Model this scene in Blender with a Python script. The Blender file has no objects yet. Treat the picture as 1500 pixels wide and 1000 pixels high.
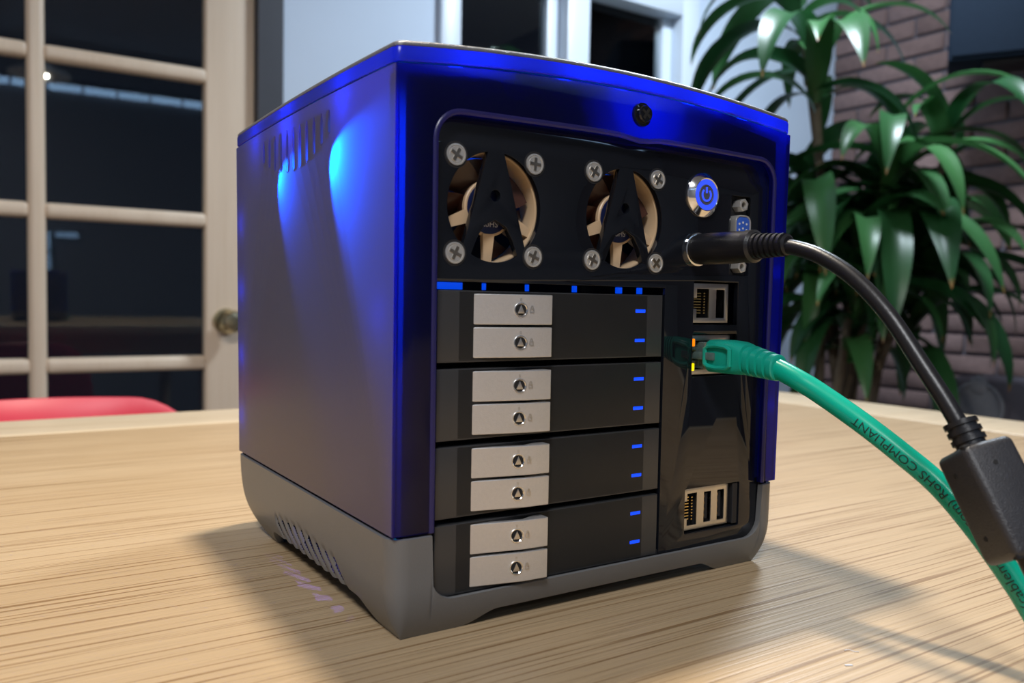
import bpy, bmesh, math, random
from mathutils import Vector, Matrix
PI = math.pi
random.seed(7)
S = bpy.context.scene
COL = S.collection
TZ = 0.78                     # height of the table top above the floor
# ------------------------------------------------------------------ camera
cam_d = bpy.data.cameras.new('camera'); cam = bpy.data.objects.new('camera', cam_d); COL.objects.link(cam)
cr = Vector((0.8367258, -0.5473250, 0.0180345)); cu = Vector((0.0118180, 0.0509718, 0.9986302)); cf = Vector((0.5474945, 0.8353665, -0.0491177))
cam.matrix_world = Matrix(((cr.x, cu.x, -cf.x, -0.115869), (cr.y, cu.y, -cf.y, -0.245986), (cr.z, cu.z, -cf.z, TZ + 0.115263), (0, 0, 0, 1)))
cam_d.sensor_width = 36; cam_d.lens = 1233.52 / 1500 * 36
cam_d.clip_start = 0.01; cam_d.clip_end = 60
cam_d.dof.use_dof = True; cam_d.dof.focus_distance = 0.335; cam_d.dof.aperture_fstop = 13
S.camera = cam
# ------------------------------------------------------------------ world, exposure
S.view_settings.view_transform = 'Standard'; S.view_settings.look = 'None'
S.view_settings.gamma = 1; S.view_settings.use_curve_mapping = False
S.view_settings.exposure = 0.0
W = bpy.data.worlds.new('night'); S.world = W; W.use_nodes = True
W.node_tree.nodes['Background'].inputs[0].default_value = (0.010, 0.013, 0.022, 1)
W.node_tree.nodes['Background'].inputs[1].default_value = 0.5
# ------------------------------------------------------------------ room lamps and an added fill
def area(name, loc, size, power, col, shape='DISK', sy=None, rot=(0, 0, 0)):
    l = bpy.data.lights.new(name, 'AREA'); l.shape = shape; l.size = size
    if sy: l.size_y = sy
    l.energy = power; l.color = col
    o = bpy.data.objects.new(name, l); COL.objects.link(o); o.location = loc; o.rotation_euler = rot
    return o
PEND = (0.098, 0.222, TZ + 0.93)
area('pendant_light', (PEND[0], PEND[1], PEND[2] - 0.002), 0.062, 11.0, (1.0, 0.89, 0.75))
area('ceiling_light', (1.55, 0.85, 2.39), 0.35, 40, (0.76, 0.88, 1.0))
area('room_fill', (-0.9, -1.1, 2.39), 0.5, 41, (0.96, 0.97, 1.0))  # unseen fill light, added to brighten the front from the camera side

# ================================================================== helpers
def nmat(name):
    m = bpy.data.materials.new(name); m.use_nodes = True
    nt = m.node_tree; b = nt.nodes['Principled BSDF']
    return m, nt, b
def N(nt, t, **kw):
    n = nt.nodes.new(t)
    for k, v in kw.items():
        if k.startswith('i_'):
            key = k[2:]; key = int(key) if key.isdigit() else key
            n.inputs[key].default_value = v
        else: setattr(n, k, v)
    return n
def pm(name, col, rough=0.5, metal=0.0, spec=0.5, noise=None, bump=None, **kw):
    """principled material with a little procedural mottling (noise=(scale, amount)) and fine relief (bump=(scale, strength))"""
    m, nt, b = nmat(name)
    b.inputs['Base Color'].default_value = (*col, 1); b.inputs['Roughness'].default_value = rough
    b.inputs['Metallic'].default_value = metal; b.inputs['Specular IOR Level'].default_value = spec
    for k, v in kw.items(): b.inputs[k].default_value = v
    tc = N(nt, 'ShaderNodeTexCoord')
    if noise:
        nz = N(nt, 'ShaderNodeTexNoise', i_Scale=noise[0], i_Detail=3.0)
        nt.links.new(tc.outputs['Object'], nz.inputs['Vector'])
        r = N(nt, 'ShaderNodeMapRange'); r.inputs[3].default_value = 1 - noise[1]; r.inputs[4].default_value = 1 + noise[1]
        nt.links.new(nz.outputs[0], r.inputs[0])
        mx = N(nt, 'ShaderNodeMix', data_type='RGBA', blend_type='MULTIPLY'); mx.inputs[0].default_value = 1
        mx.inputs[6].default_value = (*col, 1); nt.links.new(r.outputs[0], mx.inputs[7])
        nt.links.new(mx.outputs[2], b.inputs['Base Color'])
    if bump:
        nz = N(nt, 'ShaderNodeTexNoise', i_Scale=bump[0], i_Detail=2.0)
        nt.links.new(tc.outputs['Object'], nz.inputs['Vector'])
        bp = N(nt, 'ShaderNodeBump', i_Strength=bump[1], i_Distance=0.0006)
        nt.links.new(nz.outputs[0], bp.inputs['Height']); nt.links.new(bp.outputs[0], b.inputs['Normal'])
    return m
def emit(name, col, st):
    m, nt, b = nmat(name)
    b.inputs['Base Color'].default_value = (*[c * .3 for c in col], 1)
    b.inputs['Emission Color'].default_value = (*col, 1); b.inputs['Emission Strength'].default_value = st
    return m
def finish(me, angle=35, smooth=True):
    if smooth:
        for p in me.polygons: p.use_smooth = True
        me.set_sharp_from_angle(angle=math.radians(angle))
    me.update()
def obj(name, me, mats=None, parent=None, loc=None, rot=None):
    o = bpy.data.objects.new(name, me); COL.objects.link(o)
    if mats is not None:
        if not isinstance(mats, (list, tuple)): mats = [mats]
        if len(me.materials) == 0:
            for m in mats: me.materials.append(m)
    if parent is not None: o.parent = parent
    if loc: o.location = loc
    if rot: o.rotation_euler = rot
    return o
def tag(o, label=None, cat=None, group=None, kind=None):
    if label: o['label'] = label
    if cat: o['category'] = cat
    if group: o['group'] = group
    if kind: o['kind'] = kind
    return o
def empty(name, loc=(0, 0, 0), rot=(0, 0, 0)):
    o = bpy.data.objects.new(name, None); COL.objects.link(o); o.location = loc; o.rotation_euler = rot
    o.empty_display_size = 0.05
    return o
def from_bm(bm, name, angle=35, smooth=True, k=1.0):
    me = bpy.data.meshes.new(name)
    if k != 1.0: bmesh.ops.scale(bm, vec=(k, k, k), verts=bm.verts)
    bmesh.ops.recalc_face_normals(bm, faces=bm.faces)
    bm.to_mesh(me); bm.free(); finish(me, angle, smooth)
    return me
def add_box(bm, x0, x1, y0, y1, z0, z1):
    r = bmesh.ops.create_cube(bm, size=1.0)
    bmesh.ops.scale(bm, vec=(x1 - x0, y1 - y0, z1 - z0), verts=r['verts'])
    bmesh.ops.translate(bm, vec=((x0 + x1) / 2, (y0 + y1) / 2, (z0 + z1) / 2), verts=r['verts'])
    return r['verts']
def box_me(name, b, bevel=0.0, seg=2, k=1.0):
    bm = bmesh.new(); add_box(bm, *b)
    if bevel: bmesh.ops.bevel(bm, geom=list(bm.edges), offset=bevel, segments=seg, affect='EDGES', profile=0.5)
    return from_bm(bm, name, k=k)
def boxes_me(name, bs, bevel=0.0, k=1.0):
    bm = bmesh.new()
    for b in bs: add_box(bm, *b)
    if bevel: bmesh.ops.bevel(bm, geom=list(bm.edges), offset=bevel, segments=1, affect='EDGES', profile=0.5)
    return from_bm(bm, name, k=k)
def plate_me(name, splines, thick, bevel=0.0, axis='y', off=0.0, k=1.0, res=3):
    """flat plate with holes: list of 2-D outlines (first the rim, then holes). axis 'y': (u,v)->(x,z), body from y=off to off+thick;
    axis 'x': (u,v)->(y,z), body from x=off; axis 'z': (u,v)->(x,y) body from z=off"""
    cu_ = bpy.data.curves.new(name, 'CURVE'); cu_.dimensions = '2D'; cu_.fill_mode = 'BOTH'
    cu_.extrude = thick / 2 - bevel; cu_.bevel_depth = bevel; cu_.bevel_resolution = res; cu_.offset = -bevel
    for pts in splines:
        s = cu_.splines.new('POLY'); s.points.add(len(pts) - 1)
        for p, q in zip(s.points, pts): p.co = (q[0], q[1], 0, 1)
        s.use_cyclic_u = True
    o = bpy.data.objects.new(name, cu_); COL.objects.link(o); bpy.context.view_layer.update()
    dg = bpy.context.evaluated_depsgraph_get()
    me = bpy.data.meshes.new_from_object(o.evaluated_get(dg), depsgraph=dg)
    bpy.data.objects.remove(o); bpy.data.curves.remove(cu_)
    bm = bmesh.new(); bm.from_mesh(me); bmesh.ops.remove_doubles(bm, verts=bm.verts, dist=1e-4 / max(k, 1e-9) * 0.02)
    c0 = off + thick / 2
    for v in bm.verts:
        a, b, c = v.co
        v.co = (a, c0 + c, b) if axis == 'y' else ((c0 + c, a, b) if axis == 'x' else (a, b, c0 + c))
    me.materials.clear()
    if k != 1.0: bmesh.ops.scale(bm, vec=(k, k, k), verts=bm.verts)
    bmesh.ops.recalc_face_normals(bm, faces=bm.faces)
    for f in bm.faces: f.material_index = 0
    bm.to_mesh(me); bm.free(); me.name = name; finish(me, 30)
    return me
def rrect(x0, x1, y0, y1, r, n=6):
    p = []
    for cx, cy, a in ((x1 - r, y1 - r, 0), (x0 + r, y1 - r, 90), (x0 + r, y0 + r, 180), (x1 - r, y0 + r, 270)):
        for i in range(n + 1):
            t = math.radians(a + 90 * i / n); p.append((cx + r * math.cos(t), cy + r * math.sin(t)))
    return p
def circ(cx, cy, r, n=40): return [(cx + r * math.cos(2 * PI * i / n), cy + r * math.sin(2 * PI * i / n)) for i in range(n)]
def lathe_bm(bm, prof, n=32, axis='y', c=(0, 0, 0), closed=False):
    """prof: (radius, along); axis of revolution through c"""
    rings = []
    for r, h in prof:
        ring = []
        for i in range(n):
            t = 2 * PI * i / n; a, b = r * math.cos(t), r * math.sin(t)
            co = (a, h, b) if axis == 'y' else ((h, a, b) if axis == 'x' else (a, b, h))
            ring.append(bm.verts.new((co[0] + c[0], co[1] + c[1], co[2] + c[2])))
        rings.append(ring)
    for A, B in zip(rings, rings[1:]):
        for i in range(n): bm.faces.new((A[i], A[(i + 1) % n], B[(i + 1) % n], B[i]))
    if closed:
        A, B = rings[-1], rings[0]
        for i in range(n): bm.faces.new((A[i], A[(i + 1) % n], B[(i + 1) % n], B[i]))
        return rings
    if prof[0][0] > 1e-6: bm.faces.new(rings[0])
    if prof[-1][0] > 1e-6: bm.faces.new(list(reversed(rings[-1])))
    return rings
def lathe_me(name, prof, n=32, axis='y', c=(0, 0, 0), k=1.0, angle=35, ring=False):
    bm = bmesh.new(); lathe_bm(bm, prof, n, axis, c, ring); bmesh.ops.remove_doubles(bm, verts=bm.verts, dist=1e-5)
    return from_bm(bm, name, k=k, angle=angle)
def spline(pts, n=12):
    """Catmull-Rom through 3-D points"""
    P = [Vector(p) for p in pts]; P = [P[0] * 2 - P[1]] + P + [P[-1] * 2 - P[-2]]; out = []
    for i in range(1, len(P) - 2):
        for j in range(n):
            t = j / n; a, b, c, d = P[i - 1], P[i], P[i + 1], P[i + 2]
            out.append(0.5 * ((2 * b) + (c - a) * t + (2 * a - 5 * b + 4 * c - d) * t * t + (3 * b - a - 3 * c + d) * t ** 3))
    out.append(P[-2]); return out
def frames(path, up=Vector((1, 0, 0))):
    fr = []
    for i, p in enumerate(path):
        t = (path[min(i + 1, len(path) - 1)] - path[max(i - 1, 0)]).normalized()
        a = up - t * up.dot(t)
        a = a.normalized() if a.length > 1e-4 else t.orthogonal().normalized()
        up = a; fr.append((p, t, a, t.cross(a)))
    return fr
def tube_me(name, path, rad, n=16, k=1.0, up=Vector((1, 0, 0)), cap=True, sq=(1, 1)):
    bm = bmesh.new(); rings = []
    for i, (p, t, a, b) in enumerate(frames(path, up)):
        r = rad(i / (len(path) - 1)) if callable(rad) else rad
        rings.append([bm.verts.new(p + a * (r * sq[0] * math.cos(2 * PI * j / n)) + b * (r * sq[1] * math.sin(2 * PI * j / n))) for j in range(n)])
    for A, B in zip(rings, rings[1:]):
        for j in range(n): bm.faces.new((A[j], A[(j + 1) % n], B[(j + 1) % n], B[j]))
    if cap: bm.faces.new(rings[0]); bm.faces.new(list(reversed(rings[-1])))
    return from_bm(bm, name, k=k)
def text_me(name, body, size, thick=0.0, align='CENTER'):
    c = bpy.data.curves.new(name, 'FONT'); c.body = body; c.size = size; c.extrude = thick; c.align_x = align; c.align_y = 'CENTER'
    c.resolution_u = 3
    o = bpy.data.objects.new(name, c); COL.objects.link(o); bpy.context.view_layer.update()
    dg = bpy.context.evaluated_depsgraph_get()
    me = bpy.data.meshes.new_from_object(o.evaluated_get(dg), depsgraph=dg)
    bpy.data.objects.remove(o); bpy.data.curves.remove(c); me.materials.clear(); return me
MM = 0.001

# ================================================================== materials
def wood_mat(name, c1, c2, c3, axis=0, scale=1.0, rough=0.42, bump=0.25, fine=0.84):
    m, nt, b = nmat(name)
    tc = N(nt, 'ShaderNodeTexCoord'); mp = N(nt, 'ShaderNodeMapping')
    sc = [22 * scale] * 3; sc[axis] = 0.9 * scale; mp.inputs['Scale'].default_value = sc
    nt.links.new(tc.outputs['Object'], mp.inputs['Vector'])
    n1 = N(nt, 'ShaderNodeTexNoise', i_Scale=1.2, i_Detail=4.0, i_Roughness=0.6)
    mp2 = N(nt, 'ShaderNodeMapping'); sc2 = [640 * scale] * 3; sc2[axis] = 5 * scale; mp2.inputs['Scale'].default_value = sc2
    nt.links.new(tc.outputs['Object'], mp2.inputs['Vector'])
    n2 = N(nt, 'ShaderNodeTexNoise', i_Scale=1.0, i_Detail=3.0, i_Roughness=0.55)
    nt.links.new(mp.outputs[0], n1.inputs['Vector']); nt.links.new(mp2.outputs[0], n2.inputs['Vector'])
    r1 = N(nt, 'ShaderNodeValToRGB'); r1.color_ramp.elements[0].position = 0.32; r1.color_ramp.elements[1].position = 0.68
    r1.color_ramp.elements[0].color = (*c2, 1); r1.color_ramp.elements[1].color = (*c1, 1)
    nt.links.new(n1.outputs[0], r1.inputs[0])
    r2 = N(nt, 'ShaderNodeValToRGB'); r2.color_ramp.elements[0].position = 0.365; r2.color_ramp.elements[1].position = 0.45
    r2.color_ramp.elements[0].color = (*c3, 1); r2.color_ramp.elements[1].color = (1, 1, 1, 1)
    nt.links.new(n2.outputs[0], r2.inputs[0])
    mp3 = N(nt, 'ShaderNodeMapping'); sc3 = [1300 * scale] * 3; sc3[axis] = 22 * scale; mp3.inputs['Scale'].default_value = sc3
    nt.links.new(tc.outputs['Object'], mp3.inputs['Vector'])
    n3 = N(nt, 'ShaderNodeTexNoise', i_Scale=1.0, i_Detail=2.0); nt.links.new(mp3.outputs[0], n3.inputs['Vector'])
    r3 = N(nt, 'ShaderNodeMapRange'); r3.inputs[1].default_value = 0.3; r3.inputs[2].default_value = 0.7; r3.inputs[3].default_value = fine; r3.inputs[4].default_value = 2 - fine
    nt.links.new(n3.outputs[0], r3.inputs[0])
    mx1 = N(nt, 'ShaderNodeMix', data_type='RGBA', blend_type='MULTIPLY'); mx1.inputs[0].default_value = 1
    nt.links.new(r1.outputs[0], mx1.inputs[6]); nt.links.new(r3.outputs[0], mx1.inputs[7])
    mx = N(nt, 'ShaderNodeMix', data_type='RGBA', blend_type='MULTIPLY'); mx.inputs[0].default_value = 1
    nt.links.new(mx1.outputs[2], mx.inputs[6]); nt.links.new(r2.outputs[0], mx.inputs[7])
    nt.links.new(mx.outputs[2], b.inputs['Base Color'])
    b.inputs['Roughness'].default_value = rough
    bp = N(nt, 'ShaderNodeBump', i_Strength=bump, i_Distance=0.0008)
    nt.links.new(n2.outputs[0], bp.inputs['Height']); nt.links.new(bp.outputs[0], b.inputs['Normal'])
    return m
M = {}
M['oak'] = wood_mat('oak_top', (0.475, 0.345, 0.205), (0.445, 0.315, 0.18), (0.56, 0.47, 0.37), 0, 1.0, 0.38, 0.45, 0.90)
M['oak_edge'] = wood_mat('oak_sheen', (0.66, 0.54, 0.38), (0.60, 0.48, 0.33), (0.86, 0.83, 0.78), 0, 0.6, 0.35, 0.1)  # lighter oak: the sheen along the table edge put into the colour
M['pine'] = wood_mat('pine_door', (0.80, 0.665, 0.52), (0.74, 0.60, 0.46), (0.95, 0.93, 0.90), 2, 0.5, 0.4, 0.04, 0.97)
M['floor'] = wood_mat('floor_boards', (0.20, 0.12, 0.07), (0.13, 0.08, 0.045), (0.6, 0.55, 0.5), 0, 0.4, 0.5, 0.1)
M['wall'] = pm('wall_paint', (0.56, 0.66, 0.80), 0.7, noise=(6, 0.04), bump=(90, 0.1))
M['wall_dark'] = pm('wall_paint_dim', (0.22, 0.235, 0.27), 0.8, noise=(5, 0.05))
M['ceiling'] = pm('ceiling_paint', (0.60, 0.62, 0.66), 0.8, noise=(5, 0.03))
M['white'] = pm('white_gloss_paint', (0.66, 0.74, 0.84), 0.35, noise=(8, 0.02))
M['charcoal'] = pm('charcoal_trim', (0.045, 0.050, 0.065), 0.5, noise=(20, 0.1))
M['mortar'] = pm('mortar', (0.115, 0.105, 0.125), 0.9, noise=(60, 0.15), bump=(300, 0.4))
def brick_mat():
    m, nt, b = nmat('brick_clay')
    tc = N(nt, 'ShaderNodeTexCoord'); oi = N(nt, 'ShaderNodeObjectInfo')
    r = N(nt, 'ShaderNodeValToRGB'); r.color_ramp.elements[0].color = (0.155, 0.095, 0.085, 1); r.color_ramp.elements[1].color = (0.235, 0.155, 0.145, 1)
    nt.links.new(oi.outputs['Random'], r.inputs[0])
    nz = N(nt, 'ShaderNodeTexNoise', i_Scale=45.0, i_Detail=4.0); nt.links.new(tc.outputs['Object'], nz.inputs['Vector'])
    mr = N(nt, 'ShaderNodeMapRange'); mr.inputs[3].default_value = 0.75; mr.inputs[4].default_value = 1.25; nt.links.new(nz.outputs[0], mr.inputs[0])
    mx = N(nt, 'ShaderNodeMix', data_type='RGBA', blend_type='MULTIPLY'); mx.inputs[0].default_value = 1
    nt.links.new(r.outputs[0], mx.inputs[6]); nt.links.new(mr.outputs[0], mx.inputs[7]); nt.links.new(mx.outputs[2], b.inputs['Base Color'])
    b.inputs['Roughness'].default_value = 0.85
    bp = N(nt, 'ShaderNodeBump', i_Strength=0.5, i_Distance=0.003); nt.links.new(nz.outputs[0], bp.inputs['Height']); nt.links.new(bp.outputs[0], b.inputs['Normal'])
    return m
M['brick'] = brick_mat()
def pane_mat():
    m, nt, b = nmat('window_glass'); nt.nodes.remove(b)
    out = nt.nodes['Material Output']
    tr = N(nt, 'ShaderNodeBsdfTransparent'); tr.inputs[0].default_value = (0.80, 0.86, 0.88, 1)
    gl = N(nt, 'ShaderNodeBsdfGlossy'); gl.inputs['Roughness'].default_value = 0.02
    fr = N(nt, 'ShaderNodeFresnel', i_IOR=1.55); mx = N(nt, 'ShaderNodeMixShader')
    nt.links.new(fr.outputs[0], mx.inputs[0]); nt.links.new(tr.outputs[0], mx.inputs[1]); nt.links.new(gl.outputs[0], mx.inputs[2])
    nt.links.new(mx.outputs[0], out.inputs[0]); return m
M['pane'] = pane_mat()
M['brass'] = pm('satin_brass', (0.62, 0.55, 0.36), 0.25, 1.0, noise=(40, 0.15))
M['red'] = pm('red_shell_plastic', (0.80, 0.045, 0.085), 0.38, noise=(30, 0.04))
M['chrome'] = pm('polished_steel', (0.80, 0.79, 0.76), 0.14, 1.0, noise=(300, 0.06))
M['steel'] = pm('satin_steel', (0.62, 0.60, 0.56), 0.32, 1.0, noise=(500, 0.06))
M['nickel'] = pm('nickel_plate', (0.68, 0.66, 0.62), 0.28, 0.7, noise=(300, 0.05))
M['dark_steel'] = pm('dark_steel', (0.42, 0.37, 0.30), 0.3, 1.0, noise=(800, 0.3))
M['alu'] = pm('brushed_aluminium', (0.70, 0.68, 0.66), 0.42, 0.75, noise=(900, 0.05), bump=(2500, 0.12))
M['grey_base'] = pm('grey_satin_plastic', (0.135, 0.135, 0.135), 0.40, spec=0.6, noise=(60, 0.05), bump=(2600, 0.10))
M['gloss_black'] = pm('gloss_black_acrylic', (0.006, 0.007, 0.010), 0.045, spec=0.55, noise=(20, 0.1))
M['black'] = pm('black_matte', (0.008, 0.008, 0.010), 0.6, noise=(50, 0.1))
M['bay'] = pm('bay_black_plastic', (0.034, 0.034, 0.035), 0.30, spec=0.55, noise=(100, 0.08), bump=(3000, 0.06))
M['cavity'] = pm('cavity_black', (0.004, 0.004, 0.005), 0.8, noise=(50, 0.1))
M['gold'] = pm('gold_contact', (0.75, 0.55, 0.22), 0.25, 1.0, noise=(200, 0.1))
M['vga'] = pm('blue_insulator', (0.03, 0.10, 0.48), 0.4, noise=(200, 0.1))
M['fan_frame'] = pm('tan_fan_frame', (0.55, 0.39, 0.235), 0.42, noise=(100, 0.05))
M['fan_blade'] = pm('brown_fan_blade', (0.045, 0.016, 0.010), 0.28, noise=(100, 0.1))
M['sticker'] = pm('navy_sticker', (0.010, 0.016, 0.065), 0.3, noise=(100, 0.1))
M['print'] = pm('white_print', (0.55, 0.57, 0.62), 0.5, noise=(100, 0.05))
M['cable_black'] = pm('black_cable_rubber', (0.010, 0.010, 0.012), 0.36, spec=0.45, noise=(150, 0.15), bump=(1500, 0.1))
M['ferrite'] = pm('ferrite_black_plastic', (0.020, 0.020, 0.024), 0.42, spec=0.6, noise=(150, 0.2), bump=(2200, 0.35))
M['green'] = pm('green_cable_jacket', (0.0, 0.37, 0.25), 0.27, spec=0.55, noise=(60, 0.05))
M['green_boot'] = pm('green_boot_rubber', (0.005, 0.33, 0.235), 0.36, spec=0.5, noise=(60, 0.05))
M['clear_plug'] = pm('clear_plug_plastic', (0.20, 0.30, 0.28), 0.15, noise=(60, 0.05), **{'Transmission Weight': 0.6})
M['ink'] = pm('dark_green_print', (0.0, 0.035, 0.028), 0.5, noise=(60, 0.1))
M['led_blue'] = emit('blue_led', (0.0, 0.06, 1.0), 1.25)
M['gap_glow'] = emit('blue_gap_glow', (0.0, 0.07, 0.9), 0.8)  # glow put in for the blue-lit gap over the bays
M['ring_blue'] = emit('blue_ring', (0.03, 0.08, 1.0), 1.1)
M['led_orange'] = emit('orange_led', (1.0, 0.22, 0.0), 1.3)
M['led_yellow'] = emit('yellow_led', (1.0, 0.72, 0.0), 1.3)
M['btn_face'] = pm('button_grey_metal', (0.16, 0.17, 0.20), 0.35, 0.6, noise=(300, 0.08))
M['speaker'] = pm('speaker_charcoal', (0.11, 0.108, 0.135), 0.55, noise=(60, 0.1))
M['cone'] = pm('speaker_cone', (0.22, 0.24, 0.28), 0.5, noise=(60, 0.1))
M['soundbox'] = pm('dark_blue_box', (0.010, 0.018, 0.032), 0.8, spec=0.15, noise=(60, 0.1))
M['strip'] = emit('led_strip_white', (0.42, 0.66, 1.0), 5.0)
M['strip_dim'] = emit('light_tube_white', (0.42, 0.66, 1.0), 2.2)
M['pot'] = pm('dark_pot_glaze', (0.06, 0.05, 0.05), 0.4, noise=(30, 0.2))
M['soil'] = pm('potting_soil', (0.04, 0.028, 0.02), 0.95, noise=(120, 0.5), bump=(200, 1.0))
M['cane'] = pm('cane_bark', (0.16, 0.13, 0.09), 0.8, noise=(50, 0.3), bump=(120, 0.5))

def frosted(name, base, trans, mixf, rough, spec=0.6, bump=0.12, tint=None):
    """blue plastic shell: rough sheen on the outside, light from the lamps inside comes through"""
    m, nt, b = nmat(name); out = nt.nodes['Material Output']
    b.inputs['Base Color'].default_value = (*base, 1); b.inputs['Roughness'].default_value = rough; b.inputs['Specular IOR Level'].default_value = spec
    tc = N(nt, 'ShaderNodeTexCoord'); nz = N(nt, 'ShaderNodeTexNoise', i_Scale=2600.0, i_Detail=2.0); nt.links.new(tc.outputs['Object'], nz.inputs['Vector'])
    bp = N(nt, 'ShaderNodeBump', i_Strength=bump, i_Distance=0.0004); nt.links.new(nz.outputs[0], bp.inputs['Height']); nt.links.new(bp.outputs[0], b.inputs['Normal'])
    if tint is None:
        t = N(nt, 'ShaderNodeBsdfTranslucent')
    else:
        t = N(nt, 'ShaderNodeBsdfTransparent')
    col = trans if tint is None else tint
    mr = N(nt, 'ShaderNodeMapRange'); mr.inputs[3].default_value = 0.92; mr.inputs[4].default_value = 1.08; nt.links.new(nz.outputs[0], mr.inputs[0])
    mx0 = N(nt, 'ShaderNodeMix', data_type='RGBA', blend_type='MULTIPLY'); mx0.inputs[0].default_value = 1; mx0.inputs[6].default_value = (*col, 1)
    nt.links.new(mr.outputs[0], mx0.inputs[7]); nt.links.new(mx0.outputs[2], t.inputs[0])
    mx = N(nt, 'ShaderNodeMixShader'); mx.inputs[0].default_value = mixf
    nt.links.new(b.outputs[0], mx.inputs[1]); nt.links.new(t.outputs[0], mx.inputs[2])
    last = mx
    if tint is not None and trans is not None:
        t2 = N(nt, 'ShaderNodeBsdfTranslucent'); t2.inputs[0].default_value = (*trans, 1)
        mx2 = N(nt, 'ShaderNodeMixShader'); mx2.inputs[0].default_value = 0.22
        nt.links.new(mx.outputs[0], mx2.inputs[1]); nt.links.new(t2.outputs[0], mx2.inputs[2]); last = mx2
    nt.links.new(last.outputs[0], out.inputs[0])
    return m
def clear_inner(name, tint):
    m, nt, b = nmat(name); nt.nodes.remove(b)
    t = N(nt, 'ShaderNodeBsdfTransparent'); t.inputs[0].default_value = (*tint, 1)
    nt.links.new(t.outputs[0], nt.nodes['Material Output'].inputs[0]); return m
M['side'] = frosted('frosted_blue_side', (0.10, 0.083, 0.116), (0.004, 0.16, 1.0), 0.35, 0.32, 1.0)
M['lid'] = frosted('frosted_blue_lid', (0.02, 0.03, 0.10), (0.004, 0.07, 1.0), 0.5, 0.22, 0.6)
M['bezel'] = frosted('clear_blue_bezel', (0.004, 0.005, 0.018), (0.004, 0.05, 1.0), 0.5, 0.10, 0.6, 0.02, tint=(0.03, 0.08, 0.85))
M['lip'] = frosted('blue_lip', (0.025, 0.022, 0.085), (0.01, 0.05, 1.0), 0.4, 0.3, 0.7)
M['inner'] = clear_inner('clear_blue_inside', (0.55, 0.70, 1.0))
M['lid_top_sheen'] = pm('grey_lid_sheen', (0.11, 0.11, 0.12), 0.35, spec=0.6, noise=(400, 0.15), bump=(1800, 0.5))  # grey stands in for the sheen on the blue lid's upper face

# ================================================================== room
CORX = 2.656; WY = 1.80; LX = -2.3; FY = -2.2; CH = 2.45
def struct(o, label=None): o['kind'] = 'structure'; (label and o.__setitem__('label', label)); return o
struct(obj('floor', box_me('floor', (LX - .1, CORX + .1, FY - .1, WY + .1, -0.1, 0)), M['floor']), 'dark wooden floor under the table')
struct(obj('ceiling', box_me('ceiling', (LX - .1, CORX + .1, FY - .1, WY + .1, CH, CH + .1)), M['ceiling']), 'plain pale ceiling above the room')
DX0, DX1 = -0.393, 0.490          # door leaf
WX0, WX1, WZ0, WZ1 = 1.022, 1.860, 0.90, TZ + 1.055
wb = plate_me('wall_back', [[(LX - .1, 0), (DX0 - .012, 0), (DX0 - .012, 2.045), (DX1 + .0, 2.045), (DX1 + .0, 0), (CORX + .1, 0), (CORX + .1, CH), (LX - .1, CH)],
                            [(WX0, WZ0), (WX1, WZ0), (WX1, WZ1), (WX0, WZ1)]], 0.14, 0, 'y', WY)
struct(obj('wall_back', wb, M['wall']), 'pale blue painted wall behind the table')
struct(obj('wall_left', box_me('wall_left', (LX - .1, LX, FY - .1, WY, 0, CH)), M['wall_dark']), 'dim wall beside the table')
struct(obj('wall_front', box_me('wall_front', (LX - .1, CORX + .1, FY - .1, FY, 0, CH)), M['wall_dark']), 'dim wall facing the wooden door')
wr = obj('wall_right', box_me('wall_right', (CORX + .012, CORX + .12, FY - .1, WY, 0, CH)), M['mortar'])
struct(wr, 'reddish brown brick wall with grey mortar')
# bricks of the wall, one object each
bl, bh, mo = 0.205, 0.057, 0.0107
brick_meshes = []
for i in range(4):
    bm = bmesh.new(); add_box(bm, 0, 0.05, 0, bl, 0, bh)
    bmesh.ops.bevel(bm, geom=list(bm.edges), offset=0.004, segments=1, affect='EDGES', profile=0.5)
    for v in bm.verts: v.co += Vector((random.uniform(-.0008, .0008), random.uniform(-.0015, .0015), random.uniform(-.001, .001)))
    brick_meshes.append(from_bm(bm, 'brick', 50)); brick_meshes[-1].materials.append(M['brick'])
half = box_me('brick_half', (0, 0.05, 0, bl / 2 - mo / 2, 0, bh), 0.004, 1); half.materials.append(M['brick'])
pitch = bh + mo; k = 0; z = 0.005
while z < CH - pitch:
    y = WY - 0.003; row = k % 2
    if row:
        o = obj('brick', half, None, wr, (CORX - random.uniform(0, .002), y - (bl / 2 - mo / 2), z)); y -= bl / 2 + mo / 2
    while y - bl > 0.62:
        obj('brick', random.choice(brick_meshes), None, wr, (CORX - random.uniform(0, .002), y - bl, z)); y -= bl + mo
    z += pitch; k += 1

# ---- wooden french door
door = struct(empty('door_1', (DX1, WY, 0), (0, 0, math.radians(-0.8))), 'light pine glazed door with a grid of panes')
def dpart(name, x0, x1, z0, z1, m='pine', y0=0.0, y1=0.04, bev=0.007, parent=None):
    return obj(name, box_me(name, (x0 - DX1, x1 - DX1, y0, y1, z0, z1), bev, 3), M[m], parent or door)
gx = [(DX0 + .116, 0.004), (0.039, 0.364)]
gx[0] = (DX0 + .104, 0.004)
rows_c = [TZ + v for v in (0.953, 0.6205, 0.288, -0.0445, -0.377)]
RB = 0.012
dpart('stile', gx[1][1], 0.479, 0.01, 2.03); dpart('stile', DX0, gx[0][0], 0.01, 2.03)
dpart('rail', gx[0][0], gx[1][1], 2.03 - .105, 2.03); dpart('rail', gx[0][0], gx[1][1], 0.01, 0.20)
for zc in rows_c:
    for g in gx: dpart('muntin', g[0] - .004, g[1] + .004, zc - .0165, zc + .0165, y0=-.004, y1=.034, bev=.011)
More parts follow.
